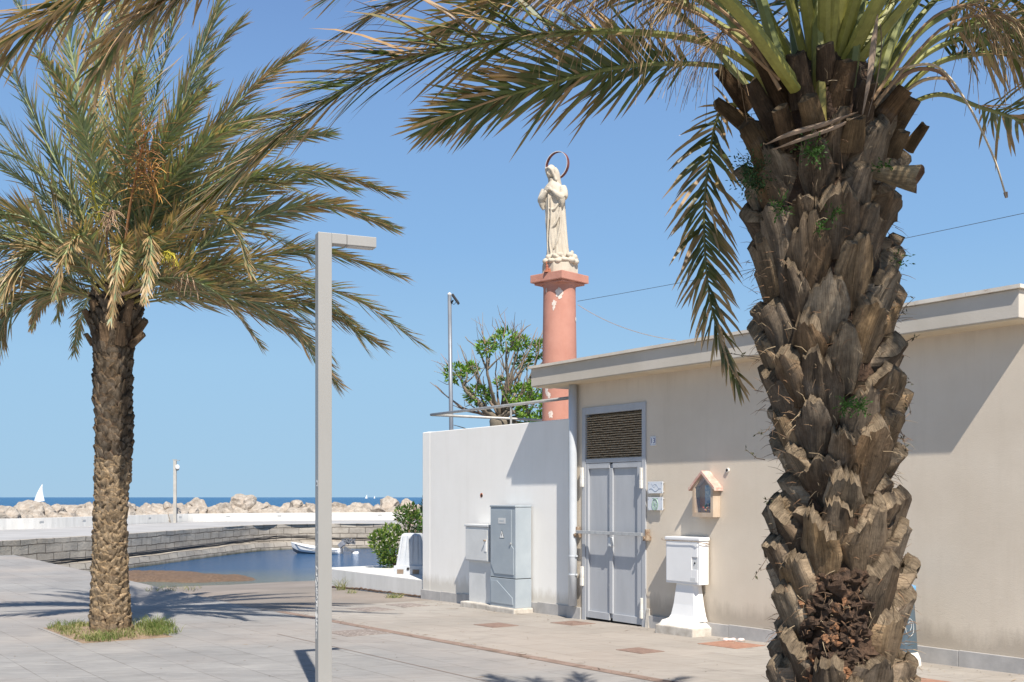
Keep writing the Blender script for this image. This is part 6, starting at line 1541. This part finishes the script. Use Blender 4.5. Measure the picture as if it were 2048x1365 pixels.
while z < z1L - .1:
    cx, cy, r = interp(tabL, z + .05); th = n_ * 2.39996 + rr.uniform(-.2, .2); py = HY - (z - EYE) / kL
    if py > 930:
        g_ = rr.uniform(.8, 1.2); colr = tuple(q * g_ for q in rr.choice([(.36, .26, .155), (.32, .225, .13), (.26, .185, .11)]))
        boot(mb2, Vector((cx, cy, 0)), th, z, rr.uniform(.085, .13), rr.uniform(.09, .13), rr.uniform(.012, .03), rr.uniform(.010, .018), rr, colr, tuple(q * .9 for q in colr), 6, 4, r + .005, rr.uniform(-.3, .3), narrow=.7, rise=.7)
        z += .0072
    else:
        g_ = rr.uniform(.75, 1.2); colr = tuple(q * g_ for q in rr.choice([(.13, .088, .052), (.10, .07, .042), (.165, .115, .072), (.08, .055, .034)]))
        up = max(0, (720 - py) / 100)
        boot(mb, Vector((cx, cy, 0)), th, z, rr.uniform(.06, .085), rr.uniform(.14, .20) * (1 + .5 * up), rr.uniform(.015, .045) + .05 * up, rr.uniform(.012, .022), rr, colr, tuple(q * 1.25 for q in colr), 6, 5, r, rr.uniform(-.3, .3), narrow=.6)
        z += .0074
    n_ += 1
lb = build('leaf_bases', mb, MT['boot'], palmL, smooth=True, recalc=False); lb['kind'] = 'stuff'
lb = build('worn_leaf_bases', mb2, MT['boot2'], palmL, smooth=True, recalc=False); lb['kind'] = 'stuff'
for i, (a, b, w0, w1, dY) in enumerate([((190, 660), (168, 620), 9, 6, -.1), ((270, 670), (292, 640), 10, 7, -.1), ((262, 690), (288, 668), 8, 6, -.15), ((205, 650), (185, 600), 10, 7, -.2), ((250, 650), (262, 600), 10, 7, -.28), ((228, 655), (222, 600), 11, 8, -.3), ((186, 690), (172, 668), 7, 5, 0), ((240, 690), (243, 645), 11, 8, -.26), ((212, 690), (206, 645), 11, 8, -.26)]):
    stub(palmL, at(a[0], a[1], YL + dY + .05), at(b[0], b[1], YL + dY - .08), w0 * kL, w1 * kL, (.30, .20, .12), (.34, .25, .16), 100 + i)
gL = (.185, .235, .13); tL_ = (.44, .30, .155)
FL = [
 ([(250, 590, -.1), (330, 520, -.2), (480, 400, -.3), (640, 350, -.3), (790, 388, -.3)], {}),
 ([(250, 595, -.2), (340, 540, -.5), (480, 450, -.7), (640, 410, -.8), (786, 456, -.8)], {}),
 ([(252, 600, 0), (340, 560, .1), (480, 520, .2), (640, 505, .3), (800, 552, .3)], {}),
 ([(255, 605, -.1), (360, 580, -.3), (520, 565, -.5), (690, 590, -.6), (848, 692, -.6)], {}),
 ([(255, 605, .1), (360, 590, .4), (500, 590, .6), (640, 620, .7), (760, 690, .7)], {}),
 ([(255, 610, -.2), (340, 585, -.6), (450, 590, -.9), (570, 640, -1.0), (672, 765, -1.0)], {}),
 ([(252, 600, -.3), (340, 560, -.8), (480, 530, -1.2), (600, 560, -1.4), (700, 640, -1.5)], {}),
 ([(252, 610, 0), (350, 600, .2), (470, 610, .3), (560, 650, .4), (655, 725, .4)], {}),
 ([(245, 580, 0), (300, 480, .1), (420, 360, .2), (540, 285, .2), (655, 268, .2)], {}),
 ([(240, 575, .1), (300, 440, .3), (400, 300, .4), (500, 180, .4), (610, 95, .4)], dict(dry=.6)),
 ([(240, 570, 0), (300, 400, 0), (370, 240, .1), (420, 120, .1), (480, 45, .1)], dict(L=.6)),
 ([(238, 570, -.2), (290, 400, -.4), (350, 250, -.5), (400, 110, -.5), (450, -20, -.5)], dict(L=.6)),
 ([(236, 570, 0), (270, 380, 0), (310, 200, 0), (350, 30, 0), (390, -180, 0), (440, -320, 0)], {}),
 ([(236, 570, -.1), (255, 380, -.3), (280, 200, -.4), (310, 30, -.4), (350, -180, -.4), (390, -330, -.4)], {}),
 ([(232, 570, -.1), (235, 380, -.2), (238, 200, -.2), (240, 20, -.2), (235, -180, -.2), (225, -360, -.2)], {}),
 ([(232, 570, .2), (215, 380, .3), (202, 200, .3), (185, 20, .3), (150, -180, .3), (110, -330, .3)], {}),
 ([(228, 570, -.1), (195, 380, -.2), (165, 220, -.3), (130, 50, -.3), (85, -120, -.3), (30, -260, -.3)], {}),
 ([(226, 570, 0), (180, 400, .1), (130, 250, .1), (75, 90, .1), (0, -50, .1), (-80, -150, .1)], {}),
 ([(222, 575, -.1), (160, 420, -.3), (95, 290, -.4), (30, 160, -.4), (-70, 20, -.4)], {}),
 ([(220, 580, .1), (150, 440, .3), (70, 330, .4), (0, 240, .4), (-90, 160, .4)], {}),
 ([(220, 585, -.1), (150, 470, -.2), (60, 370, -.3), (-30, 320, -.3), (-130, 310, -.3)], {}),
 ([(218, 590, -.3), (150, 510, -.7), (60, 440, -.9), (-20, 430, -1.0), (-110, 470, -1.0)], {}),
 ([(215, 595, 0), (140, 530, .1), (60, 490, .2), (-20, 500, .2), (-110, 560, .2)], {}),
 ([(212, 600, -.2), (160, 540, -.5), (100, 500, -.7), (45, 520, -.8), (-5, 610, -.9)], dict(roll=.9)),
 ([(210, 605, .1), (140, 570, .3), (60, 560, .5), (-20, 590, .6), (-90, 660, .6)], {}),
 ([(208, 610, 0), (150, 580, .2), (110, 580, .4), (80, 610, .5), (62, 655, .6)], dict(L=.28)),
 ([(210, 608, -.1), (140, 585, -.3), (70, 590, -.5), (20, 620, -.6), (-10, 700, -.6)], {}),
 ([(238, 590, -.3), (245, 520, -.8), (245, 490, -1.1), (235, 540, -1.5), (222, 640, -1.6)], dict(L=.34, dry=.6)),
 ([(242, 590, -.3), (280, 500, -.8), (300, 470, -1.2), (300, 520, -1.5), (290, 600, -1.7)], dict(L=.34, dry=.6)),
 ([(244, 590, -.3), (330, 480, -.9), (410, 430, -1.4), (470, 460, -1.8), (500, 545, -2.0)], dict(L=.40)),
 ([(230, 590, -.3), (190, 500, -.8), (160, 470, -1.2), (130, 510, -1.6), (110, 590, -1.8)], dict(L=.38)),
 ([(246, 600, -.2), (300, 560, -.7), (380, 560, -1.1), (450, 600, -1.4), (520, 690, -1.5)], dict(L=.38, dry=.5)),
 ([(244, 590, -.2), (330, 490, -.6), (450, 380, -.9), (580, 340, -1.1), (700, 380, -1.1)], {}),
 ([(242, 580, -.2), (310, 430, -.6), (400, 310, -.8), (500, 240, -.9), (590, 230, -.9)], {}),
]
for i, (P, kw) in enumerate(FL):
    a = dict(L=.56, n=132, r0=.024, dry=.08, start=.12, gravity=.07, roll=(.5 if P[-1][0] > 232 else -.5) + .3 * math.sin(i * 1.7), wid=.030, segs=3, green=gL, tip=tL_, petc=(.34, .27, .08), spread=.72, wind=Vector((.10, 0, 0)))
    if P[-1][1] > 440 or i % 7 == 0: a['dry'] = .5
    a.update(kw); fr(palmL, P, YL, 200 + i, **a)
cL = Vector((interp(tabL, z1L)[0], YL, z1L + .05)); rr = random.Random(15)
for i in range(22):
    az = R(i * 360 / 22 + rr.uniform(-8, 8)); el = R(rr.choice([28, 45, 62, 75]) + rr.uniform(-6, 6))
    if math.sin(az) < -.5 and el < R(40): continue
    frond(palmL, procpts(cL, az, el, rr.uniform(3.2, 3.9), R(rr.uniform(65, 90)), 8), L=.48, n=110, r0=.024, dry=.18, seed=300 + i, start=.16, green=gL, tip=tL_, petc=(.34, .27, .08), spread=.82, wid=.030, segs=3, gravity=.08, wind=Vector((.08, 0, 0)))
for i, (P, n_, ln, cc, tc, hg) in enumerate([([(245, 570), (255, 450), (270, 360), (290, 270)], 90, .50, (.36, .17, .07), (.45, .22, .07), .5), ([(250, 575), (290, 470), (310, 400), (300, 330)], 50, .40, (.40, .20, .07), (.5, .26, .06), .6), ([(235, 575), (210, 500), (200, 440), (182, 375)], 36, .22, (.42, .38, .05), (.5, .42, .05), .6), ([(245, 580), (300, 530), (330, 505), (345, 510)], 40, .20, (.45, .40, .04), (.5, .42, .05), .9), ([(230, 575), (215, 500), (215, 450), (225, 420)], 50, .30, (.34, .22, .14), (.4, .27, .17), .9), ([(240, 590), (310, 570), (360, 545), (380, 550)], 40, .34, (.36, .24, .16), (.44, .3, .2), .9)]):
    strands(palmL, [at(x_, y_, YL - .35 - .25 * j_) for j_, (x_, y_) in enumerate(P)], n_, ln, 400 + i, cc, .5, hg, .004, tips=tc, th=1.6)

# ---------------- dry leaf bits and grit scattered on the paving
mb = MB(); rr = random.Random(55)
for i in range(520):
    t, e = rr.uniform(5.5, 17), rr.choice([rr.uniform(2.0, 9.8), rr.uniform(9.3, 9.86), rr.uniform(6.85, 7.15)])
    p = TE(t, e, gz(t) + .007); a_ = rr.uniform(0, 6.3); d = Vector((math.cos(a_), math.sin(a_), 0)); n_ = Vector((-d.y, d.x, 0)); L_ = rr.uniform(.008, .02) if rr.random() < .8 else rr.uniform(.04, .12); w_ = rr.uniform(.004, .008)
    cc = rr.choice([(.22, .15, .09), (.34, .25, .15), (.16, .12, .09), (.42, .36, .28), (.10, .08, .06)])
    i4 = [mb.vert(p - d * L_ - n_ * w_ * .3, cc), mb.vert(p - n_ * w_ + Vector((0, 0, .003)), cc), mb.vert(p + d * L_, cc), mb.vert(p + n_ * w_ + Vector((0, 0, .002)), cc)]; mb.face(i4)
tag(build('dry_leaf_litter', mb, MT['twig'], recalc=False, loc=TE(11, 7, 0)), 'scattered dry leaf bits and grit lying on the pavement', 'leaf litter', kind='stuff')
